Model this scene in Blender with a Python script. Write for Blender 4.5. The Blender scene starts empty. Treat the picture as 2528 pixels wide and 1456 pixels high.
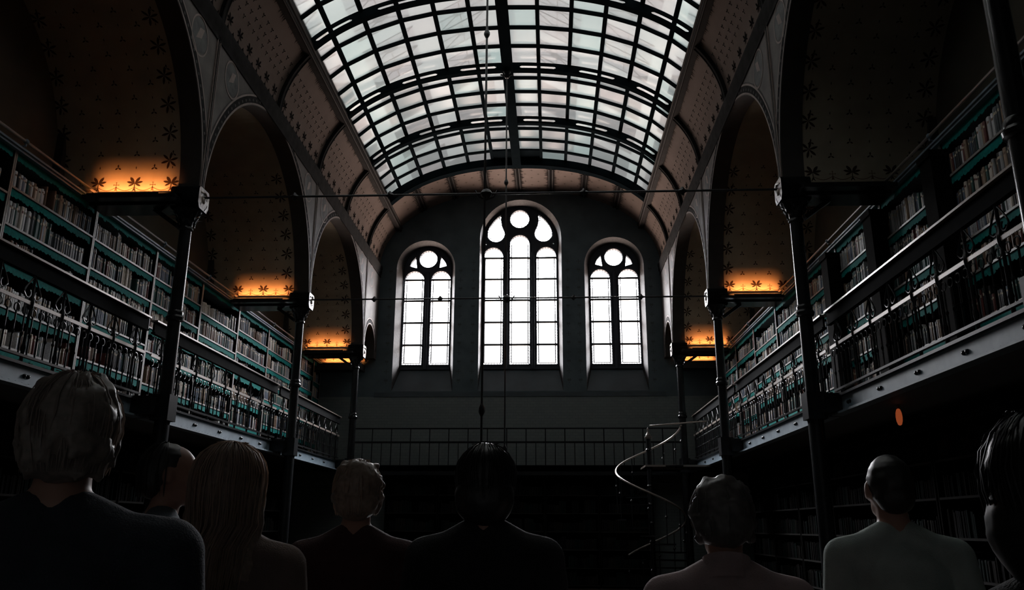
import bpy, bmesh, math, random
from mathutils import Vector, Matrix, noise
from mathutils.geometry import tessellate_polygon
PI = math.pi
random.seed(11)
sc = bpy.context.scene
COL = sc.collection
LIFT = 1.5                      # the camera stands at the origin while building; everything is raised at the end
FLOOR = -1.5

# ------------------------------------------------------------------ measures (metres)
CX = -0.86                      # hall axis
XL, XR = -4.94, 3.22            # nave faces of the arcade walls
COLS = [0.1, 5.35, 10.41, 15.77, 20.69]
YE = 22.4                       # end wall, inner face
CORN = 7.3
OUTL, OUTR = -7.05, 5.33        # aisle outer walls
SHL, SHR = -6.5, 4.68           # bookcase fronts
GL, GR = -5.41, 3.62            # gallery girder faces
CAXL, CAXR = -5.09, 3.36        # column axes
RIBS = [0.1, 2.72, 5.35, 7.9, 10.41, 13.1, 15.77, 18.2, 20.69]
HALFSKY = 3.58

# ------------------------------------------------------------------ materials
MATS = {}
def mat(name, col, rough=0.6, metal=0.0, var=0.0, vscale=6.0, spec=0.5, bump=0.0, bscale=40.0, island=0.0, coat=0.0):
    if name in MATS: return MATS[name]
    m = bpy.data.materials.new(name); m.use_nodes = True
    nt = m.node_tree; b = nt.nodes['Principled BSDF']
    b.inputs['Base Color'].default_value = (*col, 1)
    b.inputs['Roughness'].default_value = rough
    b.inputs['Metallic'].default_value = metal
    b.inputs['Specular IOR Level'].default_value = spec
    b.inputs['Coat Weight'].default_value = coat
    b.inputs['Coat Roughness'].default_value = 0.2
    tc = nt.nodes.new('ShaderNodeTexCoord')
    if var > 0:
        n = nt.nodes.new('ShaderNodeTexNoise'); n.inputs['Scale'].default_value = vscale; n.inputs['Detail'].default_value = 4
        nt.links.new(tc.outputs['Object'], n.inputs['Vector'])
        r = nt.nodes.new('ShaderNodeMapRange'); r.inputs['From Min'].default_value = .3; r.inputs['From Max'].default_value = .7
        r.inputs['To Min'].default_value = 1 - var; r.inputs['To Max'].default_value = 1 + var
        nt.links.new(n.outputs['Fac'], r.inputs['Value'])
        mx = nt.nodes.new('ShaderNodeVectorMath'); mx.operation = 'SCALE'; mx.inputs[0].default_value = col
        nt.links.new(r.outputs['Result'], mx.inputs['Scale']); nt.links.new(mx.outputs['Vector'], b.inputs['Base Color'])
    if bump > 0:
        n2 = nt.nodes.new('ShaderNodeTexNoise'); n2.inputs['Scale'].default_value = bscale; n2.inputs['Detail'].default_value = 3
        nt.links.new(tc.outputs['Object'], n2.inputs['Vector'])
        bp = nt.nodes.new('ShaderNodeBump'); bp.inputs['Strength'].default_value = bump; bp.inputs['Distance'].default_value = .01
        nt.links.new(n2.outputs['Fac'], bp.inputs['Height']); nt.links.new(bp.outputs['Normal'], b.inputs['Normal'])
    MATS[name] = m
    return m

def emit_mat(name, col, strength):
    m = bpy.data.materials.new(name); m.use_nodes = True; nt = m.node_tree
    b = nt.nodes['Principled BSDF']; b.inputs['Base Color'].default_value = (.05, .03, .01, 1)
    b.inputs['Emission Color'].default_value = (*col, 1); b.inputs['Emission Strength'].default_value = strength
    MATS[name] = m; return m

def brick_mat():
    m = bpy.data.materials.new('painted_brick'); m.use_nodes = True; nt = m.node_tree; b = nt.nodes['Principled BSDF']
    tc = nt.nodes.new('ShaderNodeTexCoord'); sx = nt.nodes.new('ShaderNodeSeparateXYZ'); cb = nt.nodes.new('ShaderNodeCombineXYZ')
    nt.links.new(tc.outputs['Object'], sx.inputs[0]); nt.links.new(sx.outputs['X'], cb.inputs['X']); nt.links.new(sx.outputs['Z'], cb.inputs['Y'])
    br = nt.nodes.new('ShaderNodeTexBrick'); br.inputs['Scale'].default_value = 3.2
    br.inputs['Color1'].default_value = (.15, .17, .165, 1); br.inputs['Color2'].default_value = (.13, .15, .15, 1)
    br.inputs['Mortar'].default_value = (.1, .115, .115, 1); br.inputs['Mortar Size'].default_value = .012
    nt.links.new(cb.outputs[0], br.inputs['Vector']); nt.links.new(br.outputs['Color'], b.inputs['Base Color'])
    b.inputs['Roughness'].default_value = .8
    MATS['painted_brick'] = m; return m

def pane_mat():
    m = bpy.data.materials.new('frosted_roof_glass'); m.use_nodes = True; nt = m.node_tree
    for n in list(nt.nodes):
        if n.type != 'OUTPUT_MATERIAL': nt.nodes.remove(n)
    out = [n for n in nt.nodes if n.type == 'OUTPUT_MATERIAL'][0]
    geo = nt.nodes.new('ShaderNodeNewGeometry'); rp = nt.nodes.new('ShaderNodeValToRGB')
    e = rp.color_ramp.elements
    e[0].position = 0; e[0].color = (.60, .69, .67, 1); e[1].position = 1; e[1].color = (.80, .73, .72, 1)
    k = rp.color_ramp.elements.new(.5); k.color = (.74, .72, .71, 1)
    nt.links.new(geo.outputs['Random Per Island'], rp.inputs['Fac'])
    tr = nt.nodes.new('ShaderNodeBsdfTranslucent'); tp = nt.nodes.new('ShaderNodeBsdfTransparent'); gl = nt.nodes.new('ShaderNodeBsdfGlossy')
    gl.inputs['Roughness'].default_value = .2
    nt.links.new(rp.outputs['Color'], tr.inputs['Color']); nt.links.new(rp.outputs['Color'], tp.inputs['Color'])
    m1 = nt.nodes.new('ShaderNodeMixShader'); m1.inputs[0].default_value = .5
    nt.links.new(tr.outputs[0], m1.inputs[1]); nt.links.new(tp.outputs[0], m1.inputs[2])
    m2 = nt.nodes.new('ShaderNodeMixShader'); m2.inputs[0].default_value = .03
    nt.links.new(m1.outputs[0], m2.inputs[1]); nt.links.new(gl.outputs[0], m2.inputs[2])
    nt.links.new(m2.outputs[0], out.inputs['Surface'])
    MATS['frosted_roof_glass'] = m; return m

def frosted(name, col):
    m = bpy.data.materials.new(name); m.use_nodes = True; nt = m.node_tree
    nt.nodes.remove(nt.nodes['Principled BSDF']); out = [n for n in nt.nodes if n.type == 'OUTPUT_MATERIAL'][0]
    tr = nt.nodes.new('ShaderNodeBsdfTranslucent'); tr.inputs['Color'].default_value = (*col, 1)
    nt.links.new(tr.outputs[0], out.inputs['Surface']); MATS[name] = m; return m
def clear_glass():
    m = bpy.data.materials.new('window_glass'); m.use_nodes = True; nt = m.node_tree
    for n in list(nt.nodes):
        if n.type != 'OUTPUT_MATERIAL': nt.nodes.remove(n)
    out = [n for n in nt.nodes if n.type == 'OUTPUT_MATERIAL'][0]
    tp = nt.nodes.new('ShaderNodeBsdfTransparent'); tp.inputs['Color'].default_value = (.95, .95, .96, 1)
    gl = nt.nodes.new('ShaderNodeBsdfGlossy'); gl.inputs['Roughness'].default_value = .1
    mx = nt.nodes.new('ShaderNodeMixShader'); mx.inputs[0].default_value = .04
    nt.links.new(tp.outputs[0], mx.inputs[1]); nt.links.new(gl.outputs[0], mx.inputs[2]); nt.links.new(mx.outputs[0], out.inputs['Surface'])
    MATS['window_glass'] = m; return m

IRON = mat('black_iron', (.012, .013, .0145), .24, .0, .25, 9, .25)
IRONB = mat('blue_grey_iron', (.16, .21, .25), .45, .0, .2, 5, .3)
SKYIRON = mat('dark_teal_iron', (.005, .0075, .009), .8, 0, .15, 5, .0)
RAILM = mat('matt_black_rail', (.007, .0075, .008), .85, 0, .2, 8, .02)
ROD = mat('rod_iron', (.02, .02, .022), .3, .3)
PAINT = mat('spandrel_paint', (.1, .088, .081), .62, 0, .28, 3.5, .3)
PAINTL = mat('spandrel_line', (.24, .19, .17), .6, 0, .2, 6, .3)
PAINTD = mat('spandrel_dark', (.035, .03, .028), .6, 0, .2, 6, .3)
MEDAL = mat('medallion_paint', (.085, .085, .083), .6, 0, .45, 5, .3)
COVE = mat('cove_plaster', (.125, .094, .08), .75, 0, .1, 1.5, .1)
COVED = mat('cove_stencil', (.012, .011, .011), .8, 0, .1, 4, .0)
CORNM = mat('cornice_paint', (.022, .021, .021), .75, 0, .3, 5, .03)
BEAMM = mat('brown_beam', (.022, .019, .018), .6, 0, .2, 5, .06)
VAULT = mat('vault_plaster', (.3, .26, .2), .75, 0, .12, 3, .2)
VAULTD = mat('vault_stencil', (.025, .013, .007), .75, 0, .1, 3, .2)
VAULTM = mat('vault_line', (.1, .055, .03), .75, 0, .1, 3, .2)
VAULTP = mat('vault_dot', (.36, .29, .2), .75)
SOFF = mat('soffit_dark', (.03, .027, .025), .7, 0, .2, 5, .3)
ENDW = mat('end_wall_paint', (.075, .098, .11), .75, 0, .18, 2.2, .25)
ENDS = mat('end_wall_stencil', (.036, .042, .045), .75)
REVEAL = mat('window_reveal', (.045, .042, .041), .7, 0, .35, 22, .15)
SILL = mat('sill_slate', (.05, .065, .075), .4, 0, .3, 1.2, .4)
TRAC = mat('tracery_stone', (.03, .035, .045), .6, 0, .12, 6, .2)
LEAD = mat('lead_came', (.03, .03, .032), .5)
OUTW = mat('aisle_wall', (.08, .072, .055), .8, 0, .15, 2, .2)
FLOORM = mat('dark_oak_floor', (.028, .02, .014), .5, 0, .3, 3)
GFLOOR = mat('gallery_floor', (.03, .028, .026), .7)
UNDER = mat('gallery_underside', (.015, .015, .016), .8)
WOOD = mat('dark_case_wood', (.007, .0065, .006), .8, 0, .3, 8, .03)
EDGE = mat('shelf_edge', (.31, .285, .27), .4, 0, .2, 30, .5)
PELM = mat('green_leather', (.006, .17, .155), .7, 0, .25, 25, .06)
BRASS = mat('ladder_rail_metal', (.45, .4, .38), .3, .6)
STONE = mat('carved_impost', (.3, .25, .2), .34, 0, .45, 26, .8, .6, 30)
STONED = mat('impost_crevice', (.04, .035, .03), .8)
LEDM = emit_mat('orange_led', (1.0, .4, .07), 3.0)
LAMPM = emit_mat('orange_lamp_shade', (1.0, .2, .06), .22)
SPINES = [mat('book_' + n, c, .5, 0, .25, 60, .5) for n, c in (
    ('ivory', (.72, .64, .56)), ('grey', (.42, .43, .44)), ('slate blue', (.15, .19, .26)), ('black', (.02, .021, .023)),
    ('dark green', (.035, .1, .09)), ('brown', (.2, .12, .08)), ('tan', (.36, .25, .17)), ('dark red', (.14, .03, .025)),
    ('pale grey', (.7, .7, .71)), ('charcoal', (.09, .1, .11)))]
SPNAMES = ['ivory', 'grey', 'slate blue', 'black', 'dark green', 'brown', 'tan', 'dark red', 'pale grey', 'charcoal']
PAGES = mat('book_pages', (.5, .45, .38), .8)
BANDM = mat('book_label', (.55, .47, .34), .5)
SKIN = mat('skin', (.35, .2, .15), .5, 0, .06, 8, .4)
EYEM = mat('eye_white', (.6, .6, .58), .2)

# ------------------------------------------------------------------ mesh helper
class MB:
    def __init__(s): s.v = []; s.f = []; s.m = []
    def add(s, vs, fs, mi=0):
        o = len(s.v); s.v.extend([tuple(p) for p in vs]); s.f.extend([tuple(i + o for i in f) for f in fs]); s.m.extend([mi] * len(fs))
    def box(s, a, b, mi=0):
        x0, y0, z0 = [min(p, q) for p, q in zip(a, b)]; x1, y1, z1 = [max(p, q) for p, q in zip(a, b)]
        s.add([(x0, y0, z0), (x1, y0, z0), (x1, y1, z0), (x0, y1, z0), (x0, y0, z1), (x1, y0, z1), (x1, y1, z1), (x0, y1, z1)],
              [(3, 2, 1, 0), (4, 5, 6, 7), (0, 1, 5, 4), (1, 2, 6, 5), (2, 3, 7, 6), (3, 0, 4, 7)], mi)
    def bar(s, p, q, w, h, up=(0, 0, 1), mi=0):
        p = Vector(p); q = Vector(q); d = (q - p).normalized(); u = Vector(up)
        r = d.cross(u); r = r.normalized() if r.length > 1e-6 else d.orthogonal().normalized(); u = r.cross(d)
        vs = [e + r * (sx * w / 2) + u * (sz * h / 2) for e in (p, q) for sx, sz in ((-1, -1), (1, -1), (1, 1), (-1, 1))]
        s.add(vs, [(0, 1, 2, 3), (7, 6, 5, 4), (0, 4, 5, 1), (1, 5, 6, 2), (2, 6, 7, 3), (3, 7, 4, 0)], mi)
    def tube(s, pts, r, n=8, mi=0, cap=True, closed=False):
        pts = [Vector(p) for p in pts]; k = len(pts); rr = r if hasattr(r, '__len__') else [r] * k
        rings = []; prev = None
        for i, p in enumerate(pts):
            if closed: t = pts[(i + 1) % k] - pts[i - 1]
            else: t = pts[min(i + 1, k - 1)] - pts[max(i - 1, 0)]
            t.normalize()
            if prev is None: a = t.orthogonal().normalized()
            else:
                a = prev - t * prev.dot(t); a = a.normalized() if a.length > 1e-6 else t.orthogonal().normalized()
            prev = a; b = t.cross(a)
            rings.append([p + (a * math.cos(2 * PI * j / n) + b * math.sin(2 * PI * j / n)) * rr[i] for j in range(n)])
        o = len(s.v)
        for R in rings: s.v.extend([tuple(p) for p in R])
        for i in range(k if closed else k - 1):
            i2 = (i + 1) % k
            for j in range(n):
                s.f.append((o + i * n + j, o + i * n + (j + 1) % n, o + i2 * n + (j + 1) % n, o + i2 * n + j)); s.m.append(mi)
        if cap and not closed:
            s.f.append(tuple(o + j for j in range(n))[::-1]); s.m.append(mi)
            s.f.append(tuple(o + (k - 1) * n + j for j in range(n))); s.m.append(mi)
    def lathe(s, c, prof, n=16, axis='z', mi=0):
        c = Vector(c); o = len(s.v)
        for r, h in prof:
            for j in range(n):
                a = 2 * PI * j / n; x, y = r * math.cos(a), r * math.sin(a)
                d = (x, y, h) if axis == 'z' else ((h, x, y) if axis == 'x' else (x, h, y))
                s.v.append(tuple(c + Vector(d)))
        k = len(prof)
        for i in range(k - 1):
            for j in range(n):
                s.f.append((o + i * n + j, o + i * n + (j + 1) % n, o + (i + 1) * n + (j + 1) % n, o + (i + 1) * n + j)); s.m.append(mi)
        s.f.append(tuple(o + j for j in range(n))[::-1]); s.m.append(mi)
        s.f.append(tuple(o + (k - 1) * n + j for j in range(n))); s.m.append(mi)
    def sphere(s, c, r, n=10, mi=0):
        rx, ry, rz = r if hasattr(r, '__len__') else (r, r, r); k = n // 2; o = len(s.v)
        for i in range(k + 1):
            t = PI * i / k
            for j in range(n):
                a = 2 * PI * j / n
                s.v.append((c[0] + rx * math.sin(t) * math.cos(a), c[1] + ry * math.sin(t) * math.sin(a), c[2] - rz * math.cos(t)))
        for i in range(k):
            for j in range(n):
                s.f.append((o + i * n + j, o + i * n + (j + 1) % n, o + (i + 1) * n + (j + 1) % n, o + (i + 1) * n + j)); s.m.append(mi)
    def plate(s, outer, holes, fn, d0, d1, mi=0, sidemi=None):
        """polygon with holes in 2-D, given thickness: fn(u, v, d) -> point"""
        loops = [list(outer)] + [list(h) for h in holes]
        tri = tessellate_polygon([[Vector((p[0], p[1], 0)) for p in L] for L in loops])
        flat = [p for L in loops for p in L]; N = len(flat)
        vs = [fn(p[0], p[1], d0) for p in flat] + [fn(p[0], p[1], d1) for p in flat]
        fs = []
        def area(t): a, b, c = [flat[i] for i in t]; return (b[0]-a[0])*(c[1]-a[1])-(b[1]-a[1])*(c[0]-a[0])
        for t in tri:
            if abs(area(t)) < 1e-12: continue
            t = tuple(t) if area(t) > 0 else tuple(t)[::-1]
            fs.append(t); fs.append(tuple(i + N for i in t[::-1]))
        s.add(vs, fs, mi)
        ss = []; o = 0
        for L in loops:
            n = len(L)
            for i in range(n):
                a, b = o + i, o + (i + 1) % n
                ss.append((a, b, b + N, a + N))
            o += n
        s.add(vs, ss, mi if sidemi is None else sidemi)
    def build(s, name, mats, parent=None, loc=(0, 0, 0), angle=.7, fixn=True):
        me = bpy.data.meshes.new(name)
        L = Vector(loc)
        me.from_pydata([tuple(Vector(p) - L) for p in s.v], [], s.f)
        if not isinstance(mats, (list, tuple)): mats = [mats]
        for m in mats: me.materials.append(m)
        me.polygons.foreach_set('material_index', s.m)
        if fixn:
            bm = bmesh.new(); bm.from_mesh(me); bmesh.ops.recalc_face_normals(bm, faces=bm.faces); bm.to_mesh(me); bm.free()
        if angle:
            me.shade_smooth(); me.set_sharp_from_angle(angle=angle)
        me.update()
        o = bpy.data.objects.new(name, me); COL.objects.link(o)
        if parent is not None:
            o.parent = parent
            if not s_local(parent): o.location = (0, 0, 0)
        else: o.location = L
        return o
def s_local(p): return True

class Thing:
    """an Empty at the base; parts are given in world coordinates"""
    def __init__(s, name, label, cat, loc, group=None, kind=None):
        o = bpy.data.objects.new(name, None); COL.objects.link(o); o.location = loc; o.empty_display_size = .2
        s.o = o; s.loc = loc
        if label: o['label'] = label
        if cat: o['category'] = cat
        if group: o['group'] = group
        if kind: o['kind'] = kind
    def part(s, name, mb, mats, label=None, **k):
        p = mb.build(name, mats, s.o, s.loc, **k)
        if label: p['label'] = label
        return p
def sub(part, thing_loc, name, mb, mats, **k):
    return mb.build(name, mats, part, thing_loc, **k)
def tag(o, label=None, cat=None, group=None, kind=None):
    if label: o['label'] = label
    if cat: o['category'] = cat
    if group: o['group'] = group
    if kind: o['kind'] = kind
    return o
def struct(name, mb, mats, label=None, **k):
    return tag(mb.build(name, mats, **k), label, None, None, 'structure')
SIDE = {-1: 'left', 1: 'right'}
ORD = ['first', 'second', 'third', 'fourth', 'fifth', 'sixth', 'seventh', 'eighth', 'ninth', 'tenth', 'eleventh', 'twelfth', 'thirteenth',
       'fourteenth', 'fifteenth', 'sixteenth', 'seventeenth', 'eighteenth', 'nineteenth', 'twentieth']
def ordinal(n):
    if n <= 20: return ORD[n - 1]
    t = {2: 'twenty', 3: 'thirty', 4: 'forty', 5: 'fifty', 6: 'sixty', 7: 'seventy'}[n // 10]
    tt = {2: 'twentieth', 3: 'thirtieth', 4: 'fortieth', 5: 'fiftieth', 6: 'sixtieth', 7: 'seventieth'}[n // 10]
    return tt if n % 10 == 0 else t + '-' + ORD[n % 10 - 1]

# ------------------------------------------------------------------ camera
f, pi_, ya, ro = 1989.9516, .2802, .0475, .0039
cam = bpy.data.cameras.new('camera'); cam.sensor_width = 36; cam.lens = f / 2528 * 36; cam.clip_start = .05
co = bpy.data.objects.new('camera', cam); COL.objects.link(co); sc.camera = co
fwd = Vector((-math.sin(ya) * math.cos(pi_), math.cos(ya) * math.cos(pi_), math.sin(pi_)))
rt = Vector((math.cos(ya), math.sin(ya), 0)); up = rt.cross(fwd)
r2 = rt * math.cos(ro) + up * math.sin(ro); u2 = -rt * math.sin(ro) + up * math.cos(ro)
CAMR = Matrix((r2, u2, -fwd)).transposed()
co.matrix_world = CAMR.to_4x4()
def px(P):
    P = Vector(P); d = P.dot(fwd)
    return (1264 + f * P.dot(r2) / d, 728 - f * P.dot(u2) / d, d) if d > .05 else None

# ------------------------------------------------------------------ vault profile
NEXP, VA, VB, VZ = 2.2, 4.12, 2.55, 7.16
def prof(th, off=0.0):
    c, s_ = max(math.cos(th), 0) ** (2 / NEXP), max(math.sin(th), 0) ** (2 / NEXP)
    return (VA + off) * c, VZ + (VB + off) * s_
def th_x(x):
    return math.acos(min(1, (x / VA) ** (NEXP / 2)))
TH_SKY = th_x(HALFSKY)
TH_C = math.asin(((CORN + .02 - VZ) / VB) ** (NEXP / 2))
def resample(pts, n):
    L = [0]
    for a, b in zip(pts, pts[1:]): L.append(L[-1] + math.dist(a, b))
    out = []
    for i in range(n + 1):
        t = L[-1] * i / n; k = 0
        while k < len(L) - 2 and L[k + 1] < t: k += 1
        q = (t - L[k]) / max(L[k + 1] - L[k], 1e-9)
        out.append((pts[k][0] + (pts[k + 1][0] - pts[k][0]) * q, pts[k][1] + (pts[k + 1][1] - pts[k][1]) * q))
    return out, L[-1]
def arc_pts(t0, t1, n, off=0.0):
    raw = [prof(t0 + (t1 - t0) * i / 400, off) for i in range(401)]
    return resample(raw, n)[0]
COVEP, COVELEN = resample([prof(TH_C + (TH_SKY - TH_C) * i / 200) for i in range(201)], 24)
def cove_pt(sd, y, l, d=0.0):
    """point on the cove: l metres up from the cornice, d metres off the surface towards the hall"""
    t = min(max(l / COVELEN, 0), 1) * 24; k = min(int(t), 23); q = t - k
    x = COVEP[k][0] + (COVEP[k + 1][0] - COVEP[k][0]) * q; z = COVEP[k][1] + (COVEP[k + 1][1] - COVEP[k][1]) * q
    tx, tz = COVEP[k + 1][0] - COVEP[k][0], COVEP[k + 1][1] - COVEP[k][1]; n = math.hypot(tx, tz)
    x -= d * tz / n; z += d * tx / n
    return (CX + sd * x, y, z)

# ------------------------------------------------------------------ stencil shapes (2-D)
def leaf(ang, ln, w, c=(0, 0), n=7):
    a = []; b = []
    for i in range(n + 1):
        t = i / n; h = w * math.sin(PI * min(1, t * 1.0)) ** .8 * (.55 + .45 * t) if 0 < t < 1 else 0
        a.append((t * ln, h)); b.append((t * ln, -h))
    P = a + b[-2:0:-1]
    ca, sa = math.cos(ang), math.sin(ang)
    return [(c[0] + x * ca - y * sa, c[1] + x * sa + y * ca) for x, y in P]
def palmette(s=1.0):
    out = []
    for d, ln, w in ((52, .118, .027), (12, .12, .021), (-26, .1, .018)):
        for m in (0, 1):
            a = math.radians(d if not m else 180 - d); out.append(leaf(a, ln * s, w * s, (0, .125 * s)))
    out.append([(-.008 * s, .0), (.008 * s, .0), (.005 * s, .125 * s), (-.005 * s, .125 * s)])
    out.append([(-.03 * s, 0), (.03 * s, 0), (.008 * s, .05 * s), (-.008 * s, .05 * s)])
    return out
def crosslet(s=1.0, c=(0, 0)):
    out = []
    for a in (0, 90, 180, 270):
        r = math.radians(a); ca, sa = math.cos(r), math.sin(r)
        P = [(.0, -.004), (.03, -.004), (.042, -.013), (.042, .013), (.03, .004), (0, .004)]
        out.append([(c[0] + s * (x * ca - y * sa), c[1] + s * (x * sa + y * ca)) for x, y in P])
    return out
def disc(c, r, n=10): return [(c[0] + r * math.cos(2 * PI * i / n), c[1] + r * math.sin(2 * PI * i / n)) for i in range(n)]
def decal(mb, poly, fn, mi, d=.002):
    mb.add([fn(u, v, d) for u, v in poly], [tuple(range(len(poly)))], mi)

# ================================================================== SETTING
mb = MB(); mb.box((OUTL, -3.1, FLOOR), (OUTR, -3, 13.4)); struct('wall_back', mb, mat('back_plaster', (.78, .8, .8), .9), 'pale plaster wall behind the camera')
mb = MB(); mb.box((OUTL, -3, FLOOR - .2), (OUTR, YE + .1, FLOOR)); struct('floor', mb, FLOORM, 'dark floor of the library hall under the people')

# ---- arcade walls with round arches
def arches():
    out = []
    for a, b in zip(COLS, COLS[1:]):
        r = min(2.6, (b - a) / 2 - .07); out.append(((a + b) / 2, r, 7.07 - r))
    out.append((21.5, .62, 4.75))
    return out
ARCH = arches()
for sd, X0 in ((-1, XL), (1, XR)):
    back = X0 + sd * .3
    def fn(u, v, d, X0=X0, sd=sd): return (X0 + sd * d, u, v)
    top = CORN + .1; bot = 4.56
    out = [(-3, top), (-3, bot)]
    out += [(COLS[0] - .08, bot)]
    for yc, r, zc in ARCH:
        if zc > bot + .01: out.append((yc - r, bot))
        out += [(yc - r * math.cos(PI * i / 40), max(bot, zc + r * math.sin(PI * i / 40))) for i in range(41)]
        if zc > bot + .01: out.append((yc + r, bot))
    out += [(YE + .02, bot), (YE + .02, top)]
    ded = [out[0]]
    for p in out[1:]:
        if math.dist(p, ded[-1]) > 1e-4: ded.append(p)
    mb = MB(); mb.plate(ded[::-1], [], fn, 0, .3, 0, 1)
    # painted archivolt band with dark studs, pier lines and medallions
    for yc, r, zc in ARCH:
        n = 56
        for r0, r1, mi, d in ((r + .01, r + .04, 2, -.008), (r + .04, r + .15, 4, -.006), (r + .15, r + .18, 2, -.008), (r + .19, r + .2, 3, -.005)):
            for i in range(n):
                a0, a1 = PI * i / n, PI * (i + 1) / n
                q = [(yc - r0 * math.cos(a0), zc + r0 * math.sin(a0)), (yc - r1 * math.cos(a0), zc + r1 * math.sin(a0)),
                     (yc - r1 * math.cos(a1), zc + r1 * math.sin(a1)), (yc - r0 * math.cos(a1), zc + r0 * math.sin(a1))]
                if min(p[1] for p in q) < bot: continue
                if r > 1 and max(abs(p[0] - (yc)) for p in q) > r + .06 and min(p[1] for p in q) < zc + .35: continue
                mb.add([fn(p[0], p[1], d) for p in q], [(0, 1, 2, 3)], mi)
        k = int(PI * r / .16)
        for i in range(k + 1):
            a = PI * i / k; p = (yc - (r + .085) * math.cos(a), zc + (r + .085) * math.sin(a))
            if p[1] < bot + .05 or (r > 1 and p[1] < zc + .3): continue
            decal(mb, disc(p, .026, 6), lambda u, v, d: fn(u, v, -.011), 3)
    for yp in COLS[1:]:
        for off, w, mi in ((-.05, .012, 2), (0, .02, 3), (.05, .012, 2)):
            mb.box(fn(yp + off - w / 2, 4.6, 0), fn(yp + off + w / 2, CORN, -.02), mi)
        for m in (-1, 1):
            c = (yp + m * .6, 6.72)
            if c[0] > 22: continue
            decal(mb, disc(c, .25, 32), lambda u, v, d: fn(u, v, -.004), 5)
            for i in range(36):
                a0, a1 = 2 * PI * i / 36, 2 * PI * (i + 1) / 36
                mb.add([fn(c[0] + rr * math.cos(a), c[1] + rr * 1.12 * math.sin(a), -.007) for rr, a in ((.25, a0), (.275, a0), (.275, a1), (.25, a1))], [(0, 1, 2, 3)], 2)
            # a bent ribbon inside the medallion
            P = [(c[0] - .12, c[1] - .1), (c[0] - .02, c[1] + .12), (c[0] + .12, c[1] + .16), (c[0] + .05, c[1] - .02)]
            decal(mb, P, lambda u, v, d: fn(u, v, -.008), 2)
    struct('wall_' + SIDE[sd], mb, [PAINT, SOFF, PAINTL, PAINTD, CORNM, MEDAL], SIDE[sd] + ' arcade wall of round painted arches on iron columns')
    # cornice
    mb = MB()
    P = [(0, 7.02), (.0, 7.34), (.06, 7.34), (.06, 7.28), (.045, 7.25), (.045, 7.14), (.02, 7.1), (.02, 7.02)]
    mb.plate(P, [], lambda u, v, d, X0=X0, sd=sd: (X0 - sd * u, d, v), -3, YE)
    struct('trim_' + ('1' if sd < 0 else '2'), mb, CORNM, 'dark painted cornice above the %s arches' % SIDE[sd])
    # outer wall
    X1 = OUTL if sd < 0 else OUTR
    mb = MB(); mb.box((X1, -3, FLOOR), (X1 + sd * .15, YE + .1, 7.6))
    for y in COLS + [YE - .1]:
        mb.box((X1, y - .2, 4.2), (X1 - sd * .12, y + .2, 6.5), 1)
    struct('wall_%s_outer' % SIDE[sd], mb, [OUTW, SOFF], 'plain %s aisle wall above the bookcases' % SIDE[sd])

# ---- end wall with three windows
def arched(cx, hw, z0, top, n=24):
    zc = top - hw
    return [(cx - hw, z0), (cx + hw, z0)] + [(cx + hw * math.cos(PI * i / n), zc + hw * math.sin(PI * i / n)) for i in range(n + 1)]
WINS = [dict(c=-3.6, ci=-3.6, hw=.71, hwi=.86, top=8.1, n='left'), dict(c=-.86, ci=-.82, hw=1.125, hwi=1.2, top=9.36, n='middle'),
        dict(c=1.93, ci=1.9, hw=.73, hwi=.86, top=8.14, n='right')]
YG = YE + .48
zin, zgl = 3.66, 4.36
end_prof = [(CX + sd_ * x, z) for sd_, seq in ((-1, 1), (1, -1)) for x, z in arc_pts(TH_C, PI / 2, 40)[::seq]]
mbg = MB(); mbg.box((-26, YE + .6, 9.8), (25, YE + .8, 40)); struct('wall_sky_block', mbg, mat('sky_block_white', (.8, .82, .82), .9), 'added tall wall outside, blocking the front sky from the roof glass')  # added outside to keep the bright front sky off the roof panes
outer = [(OUTL, FLOOR), (OUTR, FLOOR), (OUTR, 13.5), (OUTL, 13.5)]
holes = [arched(w['ci'], w['hwi'], zin, w['top'] + .06)[::-1] for w in WINS]
mb = MB(); mb.plate(outer, holes, lambda u, v, d: (u, YE + d, v), 0, .02)
rnd = random.Random(3)
for w in WINS:                                               # stencilled flower borders beside the windows
    for m in (-1, 1):
        for i in range(14):
            c = (w['ci'] + m * (w['hwi'] + .17), 3.95 + i * .27)
            if c[1] > w['top'] - w['hwi'] + .2: break
            for pl in crosslet(1.5, c) if i % 2 else palmette(.55):
                P = pl if i % 2 else [(c[0] + x, c[1] - .06 + y) for x, y in pl]
                decal(mb, P, lambda u, v, d: (u, YE - .003, v), 1)
struct('wall_end', mb, [ENDW, ENDS], 'dark painted end wall around the three arched windows')
mb = MB(); mb.box((XL, YE - .05, 3.5), (XR, YE, 3.62)); struct('trim_3', mb, SILL, 'ledge running under the three windows')
mb = MB(); mb.box((OUTL, YE - .03, FLOOR), (OUTR, YE, 3.5)); struct('wall_end_lower', mb, brick_mat(), 'dark painted brick of the end wall below the windows')
mb = MB(); mb.box((OUTL, YE - .45, 4.2), (XL - .3, YE - .03, 4.385)); mb.box((XR + .3, YE - .45, 4.2), (OUTR, YE - .03, 4.385))
struct('trim_4', mb, SOFF, 'dark ledges on the end wall carrying the last light strips')

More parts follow.
